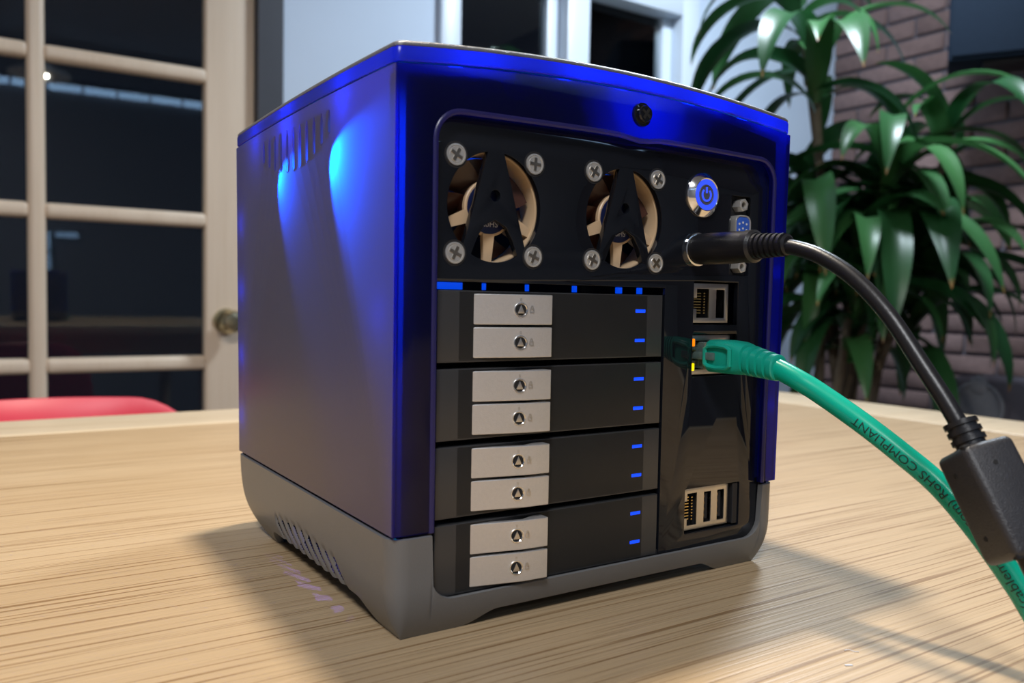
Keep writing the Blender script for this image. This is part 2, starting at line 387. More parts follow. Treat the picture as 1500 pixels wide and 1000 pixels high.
dpart('muntin', gx[0][1], gx[1][0], 0.2, 1.925, y0=-.004, y1=.034, bev=.011)
zz = [0.20] + sorted(rows_c) + [1.925]
for g in gx:
    for a, b in zip(zz, zz[1:]): dpart('pane', g[0] + .002, g[1] - .002, a + .012, b - .012, 'pane', .018, .022, 0.0)
kp = [(0.0, -.062), (.016, -.060), (.026, -.050), (.029, -.040), (.025, -.030), (.014, -.022), (.011, -.012), (.012, -.006), (.030, -.004), (.031, 0.0), (0, .0)]
kb = lathe_me('knob', kp, 28, 'y', (0.412 - DX1, 0, TZ + .053)); obj('knob', kb, M['brass'], door)
tr1 = obj('trim_1', boxes_me('trim_1', [(0.480, 0.540, WY - .022, WY + .0, 0, 2.12), (DX0 - .075, DX0 - .014, WY - .022, WY, 0, 2.12), (DX0 - .075, .540, WY - .022, WY, 2.05, 2.12)]), M['charcoal'])
struct(tr1, 'dark charcoal frame around the wooden door')
# ---- window
win = struct(empty('window_1', (0, WY, 0)), 'white framed window with two dark panes')
def wpart(name, x0, x1, z0, z1, m='white', y0=-.02, y1=.06, bev=.004): return obj(name, box_me(name, (x0, x1, y0, y1, z0, z1), bev, 2), M[m], win)
wpart('casing', 0.968, 1.030, WZ0 - .06, WZ1 + .06); wpart('casing', 1.853, 1.925, WZ0 - .06, WZ1 + .06)
wpart('casing', 1.030, 1.853, WZ1 - .012, WZ1 + .06); wpart('sill', 0.94, 1.95, WZ0 - .03, WZ0 + .012, y0=-.05)
wpart('mullion', 1.393, 1.475, WZ0, WZ1, y0=-.016)
for a, b in ((1.030, 1.393), (1.475, 1.853)):
    wpart('pane', a + .001, b - .001, WZ0 + .013, WZ1 - .013, 'pane', .048, .052, 0)
    wpart('sash', b - .042, b - .001, WZ0 + .012, WZ1 - .012, y0=.03, y1=.06)
    wpart('sash', a + .001, a + .008, WZ0 + .012, WZ1 - .012, y0=.03, y1=.06)

# ---- light strip on the wall behind the camera, seen mirrored in the door glass
ls = empty('light_strip', (0, FY, 2.185))
tag(ls, 'cool white light strip along the top of the dim wall, mirrored in the door glass', 'light strip')
obj('channel', box_me('channel', (-2.2, 2.55, 0.0, 0.03, 0.02, 0.05), .003, 1), M['charcoal'], ls)
seg = box_me('lamp_segment', (0, 0.185, 0.0, 0.022, -0.022, 0.02), .003, 1); seg.materials.append(M['strip'])
for i in range(23): obj('lamp_segment', seg, None, ls, (-2.15 + i * 0.2, 0, 0))

def light_tube(loc, size, label):
    t = empty('light_tube', loc); tag(t, label, 'light tube')
    obj('holder', box_me('holder', (-size[0] / 2 - .008, size[0] / 2 + .008, 0, .012, -size[1] / 2 - .008, size[1] / 2 + .008), .002, 1), M['charcoal'], t)
    obj('lamp_segment', box_me('lamp_segment', (-size[0] / 2, size[0] / 2, .010, .03, -size[1] / 2, size[1] / 2), .006, 2), M['strip_dim'], t)
light_tube((0.24, FY, TZ + 0.435), (0.03, 0.12), 'upper of two upright light tubes on the dim wall, mirrored in the door glass')
light_tube((0.24, FY, TZ + 0.29), (0.03, 0.14), 'lower of two upright light tubes on the dim wall, mirrored in the door glass')
light_tube((0.345, FY, TZ + 0.478), (0.13, 0.035), 'short level light tube beside two upright ones, mirrored in the door glass')
light_tube((0.345, FY, TZ - 0.465), (0.12, 0.04), 'short level light tube low on the dim wall, mirrored in the door glass')
# ---- pendant lamp above the table
pl = empty('pendant_lamp', PEND); tag(pl, 'white pendant lamp hanging above the table', 'lamp')
obj('shade', lathe_me('shade', [(0.045, 0.0), (0.105, -0.004), (0.108, 0.0), (0.10, 0.010), (0.05, 0.030), (0.032, 0.050), (0.032, 0.10), (0.0, 0.105)], 32, 'z'), M['white'], pl)
obj('cord', lathe_me('cord', [(0.003, 0.1), (0.003, CH - PEND[2])], 8, 'z'), M['black'], pl)
for nm, xx, yy, rr in (('ceiling_lamp', 1.55, 0.85, 0.19), ('ceiling_lamp', -0.9, -1.1, 0.27)):
    c = obj(nm, lathe_me('rim', [(rr, -0.045), (rr + .012, -0.045), (rr + .012, 0.0), (0, 0.0)], 40, 'z'), M['white'], None, (xx, yy, CH))
    tag(c, 'round flat ceiling lamp near the brick wall' if xx > 0 else 'large round lamp body added for the unseen fill light near the dim wall', 'lamp')  # the larger disc is only an added body for the fill light

# ================================================================== table
tbl = empty('oak_table', (0, 0, 0)); tag(tbl, 'light oak table with a painted pale edge sheen under the server', 'table')
TX0, TX1, TY0, TY1 = -1.05, 0.80, -0.62, 0.622
outer = rrect(TX0, TX1, TY0, TY1, 0.16, 14); inner = rrect(TX0 + .098, TX1 - .105, TY0 + .098, TY1 - .095, 0.075, 14)
obj('top_panel', plate_me('top_panel', [rrect(TX0 + .0983, TX1 - .1053, TY0 + .0983, TY1 - .0953, 0.0747, 14)], 0.030, 0.0, 'z', TZ - 0.030), M['oak'], tbl)
obj('edge_sheen', plate_me('edge_sheen', [outer, inner], 0.034, 0.004, 'z', TZ - 0.034), M['oak_edge'], tbl)
for x in (TX0 + .15, TX1 - .15):
    for y in (TY0 + .15, TY1 - .15):
        obj('leg', lathe_me('leg', [(0.018, 0.0), (0.020, 0.004), (0.030, TZ - 0.036), (0.0, TZ - 0.034)], 20, 'z', (x, y, 0)), M['oak_edge'], tbl)
obj('apron', boxes_me('apron', [(TX0 + .16, TX1 - .16, y - .01, y + .01, TZ - .11, TZ - .034) for y in (TY0 + .15, TY1 - .15)] +
                      [(x - .01, x + .01, TY0 + .16, TY1 - .16, TZ - .11, TZ - .034) for x in (TX0 + .15, TX1 - .15)]), M['oak_edge'], tbl)

# ================================================================== red chair
ch = empty('shell_chair', (-0.035, 0.86, 0)); tag(ch, 'red moulded shell chair behind the far edge of the table', 'chair')
def shell_me():
    bm = bmesh.new(); nu, nv = 28, 22; g = []
    for j in range(nv + 1):
        t = j / nv; row = []
        for i in range(nu + 1):
            s = -1 + 2 * i / nu; a = abs(s)
            if t < 0.5:                      # seat, front to back (front points to the table, -y)
                q = t / 0.5; w = 0.20 + 0.03 * q; y = -0.20 + 0.36 * q; z = 0.445 - 0.02 * math.sin(q * PI) + 0.045 * a ** 3 * q
                x = s * w
            else:
                q = (t - 0.5) / 0.5; w = 0.232 + 0.008 * math.sin(q * PI) - 0.012 * q * q
                top = 0.744 - 0.055 * max(0, a - 0.60) ** 2 / 0.16 - 0.002 * a * a
                z = 0.445 + (top - 0.445) * q ** 0.9; y = 0.16 + 0.085 * q - 0.075 * a * a * (0.35 + 0.65 * q)
                x = s * w * (1 - 0.04 * max(0, q - 0.8) * a)
            row.append(bm.verts.new((x, y, z)))
        g.append(row)
    for j in range(nv):
        for i in range(nu): bm.faces.new((g[j][i], g[j][i + 1], g[j + 1][i + 1], g[j + 1][i]))
    return from_bm(bm, 'shell', 60)
sh = obj('shell', shell_me(), M['red'], ch); md = sh.modifiers.new('thick', 'SOLIDIFY'); md.thickness = 0.008
bvm = sh.modifiers.new('round', 'BEVEL'); bvm.width = 0.003; bvm.segments = 2; bvm.limit_method = 'ANGLE'
for sx in (-1, 1):
    for sy in (-1, 1):
        obj('leg', tube_me('leg', [Vector((sx * .13, sy * .11, .43)), Vector((sx * .19, sy * .19, 0))], .010, 12), M['chrome'], ch)

# ================================================================== plant
def leaf_mat():
    m, nt, b = nmat('leaf_green'); out = nt.nodes['Material Output']
    oi = N(nt, 'ShaderNodeObjectInfo'); at = N(nt, 'ShaderNodeAttribute', attribute_name='along')
    r = N(nt, 'ShaderNodeValToRGB'); e = r.color_ramp.elements
    e[0].color = (0.012, 0.065, 0.020, 1); e[1].color = (0.045, 0.155, 0.045, 1); nt.links.new(oi.outputs['Random'], r.inputs[0])
    r2 = N(nt, 'ShaderNodeValToRGB'); r2.color_ramp.elements[0].position = 0.955; r2.color_ramp.elements[1].position = 1.0
    nt.links.new(at.outputs['Fac'], r2.inputs[0])
    mx = N(nt, 'ShaderNodeMix', data_type='RGBA'); mx.inputs[7].default_value = (0.38, 0.17, 0.05, 1)
    nt.links.new(r2.outputs[0], mx.inputs[0]); nt.links.new(r.outputs[0], mx.inputs[6]); nt.links.new(mx.outputs[2], b.inputs['Base Color'])
    b.inputs['Roughness'].default_value = 0.38; b.inputs['Specular IOR Level'].default_value = 0.5
    t = N(nt, 'ShaderNodeBsdfTranslucent'); nt.links.new(mx.outputs[2], t.inputs[0])
    ms = N(nt, 'ShaderNodeMixShader'); ms.inputs[0].default_value = 0.15
    nt.links.new(b.outputs[0], ms.inputs[1]); nt.links.new(t.outputs[0], ms.inputs[2]); nt.links.new(ms.outputs[0], out.inputs[0])
    return m
M['leaf'] = leaf_mat()
def leaf_me(L, w, a0, a1, twist, bend=1.0):
    """strap leaf growing along +x from the origin, rising at a0 and drooping to a1 (degrees)"""
    bm = bmesh.new(); n = 16; lay = bm.verts.layers.float.new('along'); x = z = 0.0; rows = []
    for i in range(n + 1):
        t = i / n; ang = math.radians(a0 + (a1 - a0) * t ** bend)
        ww = w * (0.45 + 0.55 * min(1, t / 0.25)) * (1 - max(0, (t - 0.55) / 0.45) ** 1.8) + 0.0006
        tw = twist * t; nx, nz = -math.sin(ang), math.cos(ang); row = []
        for s in (-1, -0.5, 0, 0.5, 1):
            off = abs(s) * 0.16 * ww; yy = s * ww * 0.5
            row.append(bm.verts.new((x + nx * (off + yy * math.sin(tw)), yy * math.cos(tw), z + nz * (off + yy * math.sin(tw))))); row[-1][lay] = t
        rows.append(row); x += L / n * math.cos(ang); z += L / n * math.sin(ang)
    for A, B in zip(rows, rows[1:]):
        for i in range(4): bm.faces.new((A[i], A[i + 1], B[i + 1], B[i]))
    me = from_bm(bm, 'leaf', 60); me.materials.append(M['leaf']); return me
leafs = [leaf_me(0.40, 0.060, 72, -62, 0.3), leaf_me(0.46, 0.066, 60, -80, -0.4), leaf_me(0.34, 0.055, 80, -10, 0.25, 1.2), leaf_me(0.50, 0.070, 50, -86, 0.5, .8),
         leaf_me(0.42, 0.064, 30, -84, -0.3, .7), leaf_me(0.30, 0.050, 75, 20, 0.2)]
plant = empty('corn_plant', (1.93, 1.21, 0)); tag(plant, 'leafy corn plant with arching strap leaves in front of the brick wall', 'plant')
obj('pot', lathe_me('pot', [(0, 0), (0.13, 0), (0.14, 0.01), (0.175, 0.30), (0.185, 0.31), (0.185, 0.335), (0.165, 0.335), (0.16, 0.30), (0, 0.29)], 40, 'z'), M['pot'], plant)
obj('soil', lathe_me('soil', [(0, 0.312), (0.08, 0.31), (0.166, 0.30)], 32, 'z'), M['soil'], plant)
ros = [((1.735, 1.225, 1.665), 11, (0, 3, 4), .82), ((1.720, 1.160, 1.47), 12, (0, 1, 3, 4), 1.0), ((1.985, 0.960, 1.29), 9, (0, 2, 5, 0), .85), ((1.830, 1.02, 1.25), 20, (0, 1, 3, 4), 1.0),
       ((1.93, 1.12, 1.13), 24, (0, 1, 3, 4), 1.0), ((1.80, 1.22, 1.16), 22, (1, 3, 4), 1.0), ((1.76, 1.05, 1.02), 20, (0, 1, 3, 4), .95), ((1.96, 1.02, 0.98), 22, (0, 1, 3, 4), 1.0), ((2.03, 1.17, 1.10), 16, (0, 1, 3), .95), ((1.84, 1.12, 0.90), 18, (1, 3, 4), .85)]
for ri, (c, n, kinds, sc) in enumerate(ros):
    cl = Vector(c) - Vector(plant.location)
    base = Vector((0.06 * math.cos(ri * 2.4), 0.06 * math.sin(ri * 2.4), 0.30))
    mid = base.lerp(cl, 0.6) + Vector((0, 0, -0.05)); mid.x *= .7; mid.y *= .7
    obj('cane', tube_me('cane', spline([base, mid, cl], 8), lambda t: 0.016 - 0.006 * t, 10), M['cane'], plant)
    a0 = random.uniform(0, 6.28)
    for i in range(n):
        s = sc * random.uniform(0.8, 1.15)
        o = obj('leaf', leafs[random.choice(kinds)], None, plant, cl + Vector((0, 0, -0.012 * i + 0.05)), (random.uniform(-.15, .15), random.uniform(-.25, .25), a0 + i * 2.4 + random.uniform(-.2, .2)))
        o.scale = (s, s, s)

# ================================================================== speakers by the brick wall
sb = empty('wall_speaker', (2.246, 1.120, TZ + 0.816), (0, 0, math.radians(30))); tag(sb, 'dark blue black speaker mounted high on the brick wall', 'speaker')
obj('cabinet', box_me('cabinet', (0.006, 0.18, -0.32, 0.0, 0.0, 0.42), .008, 3), M['soundbox'], sb)
obj('grille', box_me('grille', (-0.002, 0.010, -0.312, -0.008, 0.012, 0.41), .004, 2), M['soundbox'], sb)
obj('bracket', tube_me('bracket', [Vector((0.17, -0.16, 0.2)), Vector((0.23, -0.16, 0.2)), Vector((0.345, -0.225, 0.2))], .018, 12, 1.0, Vector((0, 0, 1))), M['black'], sb)
obj('foot', box_me('foot', (0.03, 0.15, -0.20, -0.09, -0.012, 0.004), .004, 2), M['black'], sb)
cb = empty('low_cabinet', (2.36, 1.05, 0)); tag(cb, 'low dark cabinet along the brick wall under the speaker', 'cabinet')
obj('body', box_me('body', (-0.22, 0.22, -0.75, 0.30, 0.04, 0.44), .004, 2), M['charcoal'], cb)
obj('top', box_me('top', (-0.23, 0.23, -0.76, 0.31, 0.44, 0.46), .004, 2), M['charcoal'], cb)
obj('plinth', box_me('plinth', (-0.20, 0.20, -0.73, 0.28, 0, 0.04)), M['black'], cb)
sp = empty('monitor_speaker', (2.42, 1.009, 0.46)); tag(sp, 'charcoal monitor speaker with a grey cone, low beside the plant', 'speaker')
HZ = TZ - 0.088 - 0.46
obj('cabinet', box_me('cabinet', (-0.13, 0.14, -0.145, 0.125, 0, HZ), .008, 3), M['speaker'], sp)
wz = HZ - 0.074
cone = obj('woofer', lathe_me('woofer', [(0.072, -0.006), (0.074, -0.012), (0.066, -0.014), (0.060, -0.008), (0.028, 0.012), (0.022, 0.010), (0.012, 0.002), (0.0, 0.0)], 40, 'x', (-0.131, 0, wz)), M['cone'], sp)
obj('surround', lathe_me('surround', [(0.070, -0.005), (0.082, -0.005), (0.082, 0.002), (0.070, 0.002)], 40, 'x', (-0.131, 0, wz), ring=True), M['speaker'], sp)
obj('tweeter', lathe_me('tweeter', [(0.0, -0.016), (0.018, -0.014), (0.026, -0.010), (0.027, 0.002), (0.0, 0.004)], 28, 'x', (-0.131, 0, HZ - 0.012)), M['cone'], sp)

# ================================================================== the server
DEV = empty('storage_server', (0, 0, TZ))
tag(DEV, 'translucent blue and grey cube storage server with eight drive trays on the oak table', 'server')
def part(name, me, mats, parent=None, label=None):
    o = obj(name, me, mats, parent or DEV)
    if label: o['label'] = label
    return o
DW, DD = 188.0, 182.0
def draft(x, y, z):
    s = 1 + 0.0062 * (z - 112) / 75; return ((x - DW / 2) * s + DW / 2, (y - DD / 2) * s + DD / 2, z)
def redraft(me):
    for v in me.vertices:
        x, y, z = v.co / MM; v.co = Vector(draft(x, y, z)) * MM
    me.update()
def zseam(x, y):
    u = (x - 94) / 95; v = (y - 70) / 115
    return 188.0 + 5.8 * (1 - min(1, u * u)) + 2.4 * (1 - min(1, v * v))
# --- grey base, lofted round the perimeter
def perimeter(r=7.0, step=0.8):
    P = []
    def line(a, b, nrm):
        L = math.hypot(b[0] - a[0], b[1] - a[1]); n = max(1, int(L / step))
        for i in range(n): P.append((a[0] + (b[0] - a[0]) * i / n, a[1] + (b[1] - a[1]) * i / n, *nrm))
    def arc(cx, cy, a):
        for i in range(10):
            t = math.radians(a + 9 * i); P.append((cx + r * math.cos(t), cy + r * math.sin(t), math.cos(t), math.sin(t)))
    line((r, 0), (DW - r, 0), (0, -1)); arc(DW - r, r, -90); line((DW, r), (DW, DD - r), (1, 0)); arc(DW - r, DD - r, 0)
    line((DW - r, DD), (r, DD), (0, 1)); arc(r, DD - r, 90); line((0, DD - r), (0, r), (-1, 0)); arc(r, r, 180)
    return P
def sstep(a, b, x):
    t = max(0, min(1, (x - a) / (b - a))); return t * t * (3 - 2 * t)
OX0, OX1, OB, OR = 15.2, 178.0, 13.2, 9.0      # the front opening
def base_me():
    P = perimeter(); NL = 34; bm = bmesh.new(); cols = []; open_cells = set()
    for ip, (x, y, nx, ny) in enumerate(P):
        front = ny < -0.9; side = abs(nx) > 0.9
        zt = 36.0
        if front and OX0 < x < OX1:
            d = min(x - OX0, OX1 - x)
            zt = OB if d > OR else OB + OR - math.sqrt(max(0, OR * OR - (OR - d) ** 2))
            zt = min(zt, 36.0)
        zb = 0.0
        if front: zb = 5.2 * sstep(30, 44, x) * (1 - sstep(144, 160, x))
        elif side: zb = 8.0 * sstep(20, 34, y) * (1 - sstep(128, 150, y))
        elif ny > 0.9: zb = 5.2 * sstep(34, 48, x) * (1 - sstep(140, 154, x))
        back = max(0, ny) if ny > 0 else 0
        bk = sstep(DD - 14, DD, y)
        col = []
        for j in range(NL + 1):
            z = zb + (zt - zb) * j / NL
            ins = 6.5 * max(0, 1 - z / 20) ** 2.2 + 0.6 * max(0, 1 - z / 37)
            px, py = x - nx * ins, y - ny * ins
            by = 30 * max(0, 1 - z / 36) ** 2.4 * sstep(DD - 62, DD, y) ** 1.2
            py -= by
            if nx < -0.9 and 42 < y < 122:
                ph = (y - 42 - (z - 10) * 0.9) / 8.6; f = ph - math.floor(ph); kk = math.floor(ph)
                top = 21.5 - 1.0 * abs(kk - 4.0) * 0.5
                if 0 <= kk <= 8:
                    g = max(0, 1 - abs(f - 0.5) / 0.36)
                    px += 0.9 * min(1, g * 1.8) * (1 - sstep(top - 4, top, z))
                    if g > 0.30 and zb + 1.5 < z < top - 3: open_cells.add((ip, j))
            col.append(bm.verts.new((px, py, z)))
        cols.append(col)
    n = len(cols)
    for i in range(n):
        A, B = cols[i], cols[(i + 1) % n]
        for j in range(NL):
            if (i, j) in open_cells: continue
            bm.faces.new((A[j], B[j], B[j + 1], A[j + 1]))
    # turned-in top rim, so the wall shows its thickness
    inner_ = []
    for i, (x, y, nx, ny) in enumerate(P):
        v = cols[i][-1]; inner_.append([bm.verts.new((v.co.x - nx * 0.7, v.co.y - ny * 0.7, v.co.z + 0.35)), bm.verts.new((v.co.x - nx * 2.6, v.co.y - ny * 2.6, v.co.z - 0.3)), bm.verts.new((v.co.x - nx * 2.8, v.co.y - ny * 2.8, v.co.z - 3))])
    for i in range(n):
        j = (i + 1) % n
        bm.faces.new((cols[i][-1], cols[j][-1], inner_[j][0], inner_[i][0])); bm.faces.new((inner_[i][0], inner_[j][0], inner_[j][1], inner_[i][1])); bm.faces.new((inner_[i][1], inner_[j][1], inner_[j][2], inner_[i][2]))
    # floor of the tray
    bot = []
    for i, (x, y, nx, ny) in enumerate(P):
        v = cols[i][0]; bot.append(bm.verts.new((v.co.x - nx * 3, v.co.y - ny * 3, v.co.z)))
    for i in range(n):
        j = (i + 1) % n; bm.faces.new((cols[i][0], bot[i], bot[j], cols[j][0]))
    return from_bm(bm, 'base', 40, k=MM)
part('base', base_me(), M['grey_base'])
part('seam_shade', boxes_me('seam_shade', [(1.7, 3.4, 5, DD - 5, 34, 38.6), (DW - 3.4, DW - 1.7, 5, DD - 5, 34, 38.6), (5, DW - 5, DD - 3.4, DD - 1.7, 34, 38.6), (5, 14.4, 2.0, 3.4, 34, 38.6), (178.8, DW - 5, 2.0, 3.4, 34, 38.6)], k=MM), M['cavity'])  # black strips put in for the dark of the gap between shell and base
part('tray_floor', box_me('tray_floor', (3.6, 184, 8, 142, 8.4, 9.2), k=MM), M['black'])  # floor widened to block lamp light spilling out under the base
# --- side panels
def panel_me(name, xoff, thick, vents):
    pts = [(1.0, 37.2), (DD - 1.0, 37.2)]
    pts += [(DD - (DD) * i / 24, zseam(xoff, DD - DD * i / 24) - 0.4) for i in range(25)]
    pts[2] = (DD - .2, pts[2][1]); pts[-1] = (.2, pts[-1][1])
    sp_ = [pts]
    if vents:
        for i in range(11):
            y = 57 + 8.0 * i; zb = 175.5 - 8.8 * (1 - ((i - 5.2) / 5.2) ** 2); zt = 184.6
            w = 1.35; sp_.append([(y - w, zb + 1.2), (y - .5, zb + .3), (y, zb), (y + .5, zb + .3), (y + w, zb + 1.2), (y + w, zt - 3), (y + .4, zt), (y - .4, zt), (y - w, zt - 3)])
    me = plate_me(name, sp_, thick, 0.25, 'x', xoff, k=MM)
    sg = -1 if xoff < 50 else 1
    me.materials.append(M['side']); me.materials.append(M['inner'])
    for p in me.polygons:
        if p.normal.x * sg < -0.5: p.material_index = 1
    redraft(me); return me
part('side_panel', panel_me('side_panel', 0.0, 1.6, True), None, label='frosted translucent blue side panel with vent slots')
part('side_panel', panel_me('side_panel', DW - 1.6, 1.6, True), None, label='frosted translucent blue side panel with vent slots')
me = plate_me('rear_panel', [[(2.5, 37.2), (DW - 2.5, 37.2)] + [(DW - 2.5 - (DW - 5) * i / 20, zseam(DW - 2.5 - (DW - 5) * i / 20, DD) - .4) for i in range(21)]], 2.4, .3, 'y', DD - 2.4, k=MM)
redraft(me); part('rear_panel', me, M['side'])
# --- clear blue front bezel: an upside-down U round the opening
OT = 176.2
def open_arc(off=0.0, n=8):
    """inside outline of the opening, left foot up and over to the right foot"""
    x0, x1, t, r = OX0 - off, OX1 + off, OT + off, OR + off
    p = [(x0, 37.2)]
    for i in range(n + 1):
        a = math.radians(180 - 90 * i / n); p.append((x0 + r + r * math.cos(a), t - r + r * math.sin(a)))
    for i in range(1, 30):
        q = i / 30; x = x0 + r + (x1 - x0 - 2 * r) * q
        dip = 1.4 * math.exp(-((x - 102) / 7.0) ** 2)
        p.append((x, t + 0.9 * math.sin(q * PI) - dip * (1 if off else 0)))
    for i in range(n + 1):
        a = math.radians(90 - 90 * i / n); p.append((x1 - r + r * math.cos(a), t - r + r * math.sin(a)))
    p.append((x1, 37.2)); return p
out_ = [(DW - .2, 37.2)] + [(DW - .2 - (DW - .4) * i / 30, zseam(DW - .2 - (DW - .4) * i / 30, 0) - .4) for i in range(31)] + [(.2, 37.2)]
me = plate_me('front_bezel', [open_arc() + out_], 2.6, 0.5, 'y', -0.3, k=MM)
me.materials.append(M['bezel']); me.materials.append(M['inner'])
for p in me.polygons:
    if p.normal.y > 0.5: p.material_index = 1
redraft(me); bez = part('front_bezel', me, None, label='clear glossy blue bezel around the black panel')
lp = [Vector((x, -0.15, z)) for x, z in open_arc(0.9, 8)]
me = tube_me('lip', lp, 1.0, 10, MM, Vector((0, 1, 0)), True, (0.8, 1.0)); redraft(me); part('lip', me, M['lip'], bez)
# --- lid: blue band and crowned top, its grey standing in for sheen
def ring(ins, r=3.0, n=5, m=20):
    x0, x1, y0, y1 = ins, DW - ins, ins, DD - ins; P = []
    q = [((x0 + r, y0), (x1 - r, y0), -90, (x1 - r, y0 + r)), ((x1, y0 + r), (x1, y1 - r), 0, (x1 - r, y1 - r)), ((x1 - r, y1), (x0 + r, y1), 90, (x0 + r, y1 - r)), ((x0, y1 - r), (x0, y0 + r), 180, (x0 + r, y0 + r))]
    for a, b, ang, c in q:
        for i in range(m): P.append((a[0] + (b[0] - a[0]) * i / m, a[1] + (b[1] - a[1]) * i / m))
        for i in range(n): t = math.radians(ang + 90 * i / n); P.append((c[0] + r * math.cos(t), c[1] + r * math.sin(t)))
    return P
def loft(name, levels, close_top, k=MM):
    bm = bmesh.new(); R_ = []
    for ins, dz in levels: R_.append([bm.verts.new(draft(x, y, zseam(x, y) + dz)) for x, y in ring(ins)])
    n = len(R_[0])
    for A, B in zip(R_, R_[1:]):
        for i in range(n): bm.faces.new((A[i], A[(i + 1) % n], B[(i + 1) % n], B[i]))
    if close_top:
        last = R_[-1]
        for s in (0.75, 0.5, 0.25, 0.08):
            new = []
            for v in last:
                pass
            base = [(v.co.x, v.co.y) for v in R_[-1]]
            cur = [bm.verts.new(((x - 94) * s + 94, (y - 91) * s + 91, zseam((x - 94) * s + 94, (y - 91) * s + 91) + levels[-1][1])) for x, y in base]
            for i in range(n): bm.faces.new((last[i], last[(i + 1) % n], cur[(i + 1) % n], cur[i]))
            last = cur
        bm.faces.new(last)
    return from_bm(bm, name, 50, k=k)
me = loft('lid_band', [(0.35, 0.0), (-0.05, 0.3), (-0.1, 0.8), (-0.1, 4.4), (0.2, 5.0)], False); me.materials.append(M['lid'])
lid = part('lid_band', me, None)
me = loft('lid_top_sheen', [(0.25, 5.0), (0.05, 5.2), (0.15, 5.9), (0.9, 6.7), (2.5, 7.1)], True); part('lid_top_sheen', me, M['lid_top_sheen'])
for tx in (47.5, 151.0):
    part('latch_tab', plate_me('latch_tab', [[(tx + 6.8 * math.cos(t), 192.5 + 7.6 * math.sin(t)) for t in [PI + PI * i / 16 for i in range(17)]]], 1.0, 0.25, 'y', 2.6, k=MM), M['lip'])
# --- dark frame behind the bezel, with the notch in the middle of its top edge
fr_out = [(3.6, 12), (DW - 3.6, 12), (DW - 3.6, 186.5), (165, 189.5), (131, 192), (125, OT + .5), (88, OT + .5), (80, 193), (40, 190), (3.6, 186.5)]
part('inner_frame', plate_me('inner_frame', [fr_out, rrect(OX0 + 1.5, OX1 - 1.5, 15, OT - 1.5, 8)], 1.2, 0, 'y', 3.6, k=MM), M['black'])
# --- glossy black rear panel with its cut-outs
FANS = ((39.5, 147.2), (98.4, 147.2)); FRR = 19.0
def fan_openings(cx, cz):
    """plain tapered A-frame guard: left, right and lower openings plus a round hole"""
    Lp = []
    for i in range(25):
        a = math.radians(100 + (228 - 100) * i / 24); Lp.append((cx + FRR * math.cos(a), cz + FRR * math.sin(a)))
    left = Lp + [(cx - 10.6, cz - 7.0)]
    right = [(2 * cx - x, z) for x, z in reversed(left)]
    low = [(cx + FRR * math.cos(math.radians(a)), cz + FRR * math.sin(math.radians(a))) for a in range(240, 301, 4)]
    low += [(cx + 7.2, cz - 11.0), (cx + 4.6, cz - 6.6), (cx, cz - 4.4), (cx - 4.6, cz - 6.6), (cx - 7.2, cz - 11.0)]
    return [left, right, low, circ(cx, cz + 4, 2.0, 18)]
cuts = []
for c in FANS:
    cuts += fan_openings(*c)
cuts += [rrect(136.2, 162.6, 106.4, 124.4, .6, 2), rrect(136.2, 162.6, 85.0, 102.6, .6, 2), rrect(134.4, 167.0, 19.4, 38.2, .6, 2), rrect(156.6, 168.6, 127.5, 161.0, .8, 2)]
QX0, QX1, QB, QT, QR = OX0 - 1.2, OX1 + 1.2, OB - 1.0, OT + 1.6, OR + 1.2
outp = [(120.2, QB), (QX1 - QR, QB)] + [(QX1 - QR + QR * math.cos(math.radians(a)), QB + QR + QR * math.sin(math.radians(a))) for a in range(-80, 1, 10)] + \
       [(QX1, QT - QR)] + [(QX1 - QR + QR * math.cos(math.radians(a)), QT - QR + QR * math.sin(math.radians(a))) for a in range(10, 91, 10)] + [(96, QT + 1.2)] + \
       [(QX0 + QR + QR * math.cos(math.radians(a)), QT - QR + QR * math.sin(math.radians(a))) for a in range(90, 181, 10)] + [(QX0, 121.2), (120.2, 121.2)]
part('rear_io_panel', plate_me('rear_io_panel', [outp] + cuts, 2.6, 0.12, 'y', 3.0, k=MM, res=1), M['gloss_black'], label='glossy black panel with fan holes and port cut-outs')
part('chassis_baffles', boxes_me('chassis_baffles', [(13, 14, 32, 170, 12, 186), (19, 174, 32, 170, 12, 158), (120.5, 174, 18, 32, 12, 158), (175.5, 176.5, 5.7, 20, 12, 174), (15.6, 16.6, 5.7, 20, 121.5, 174), (16.6, 175.5, 5.7, 20, 173, 174)], k=MM), M['black'])  # dark core, plus thin walls added to keep lamp light off the ports
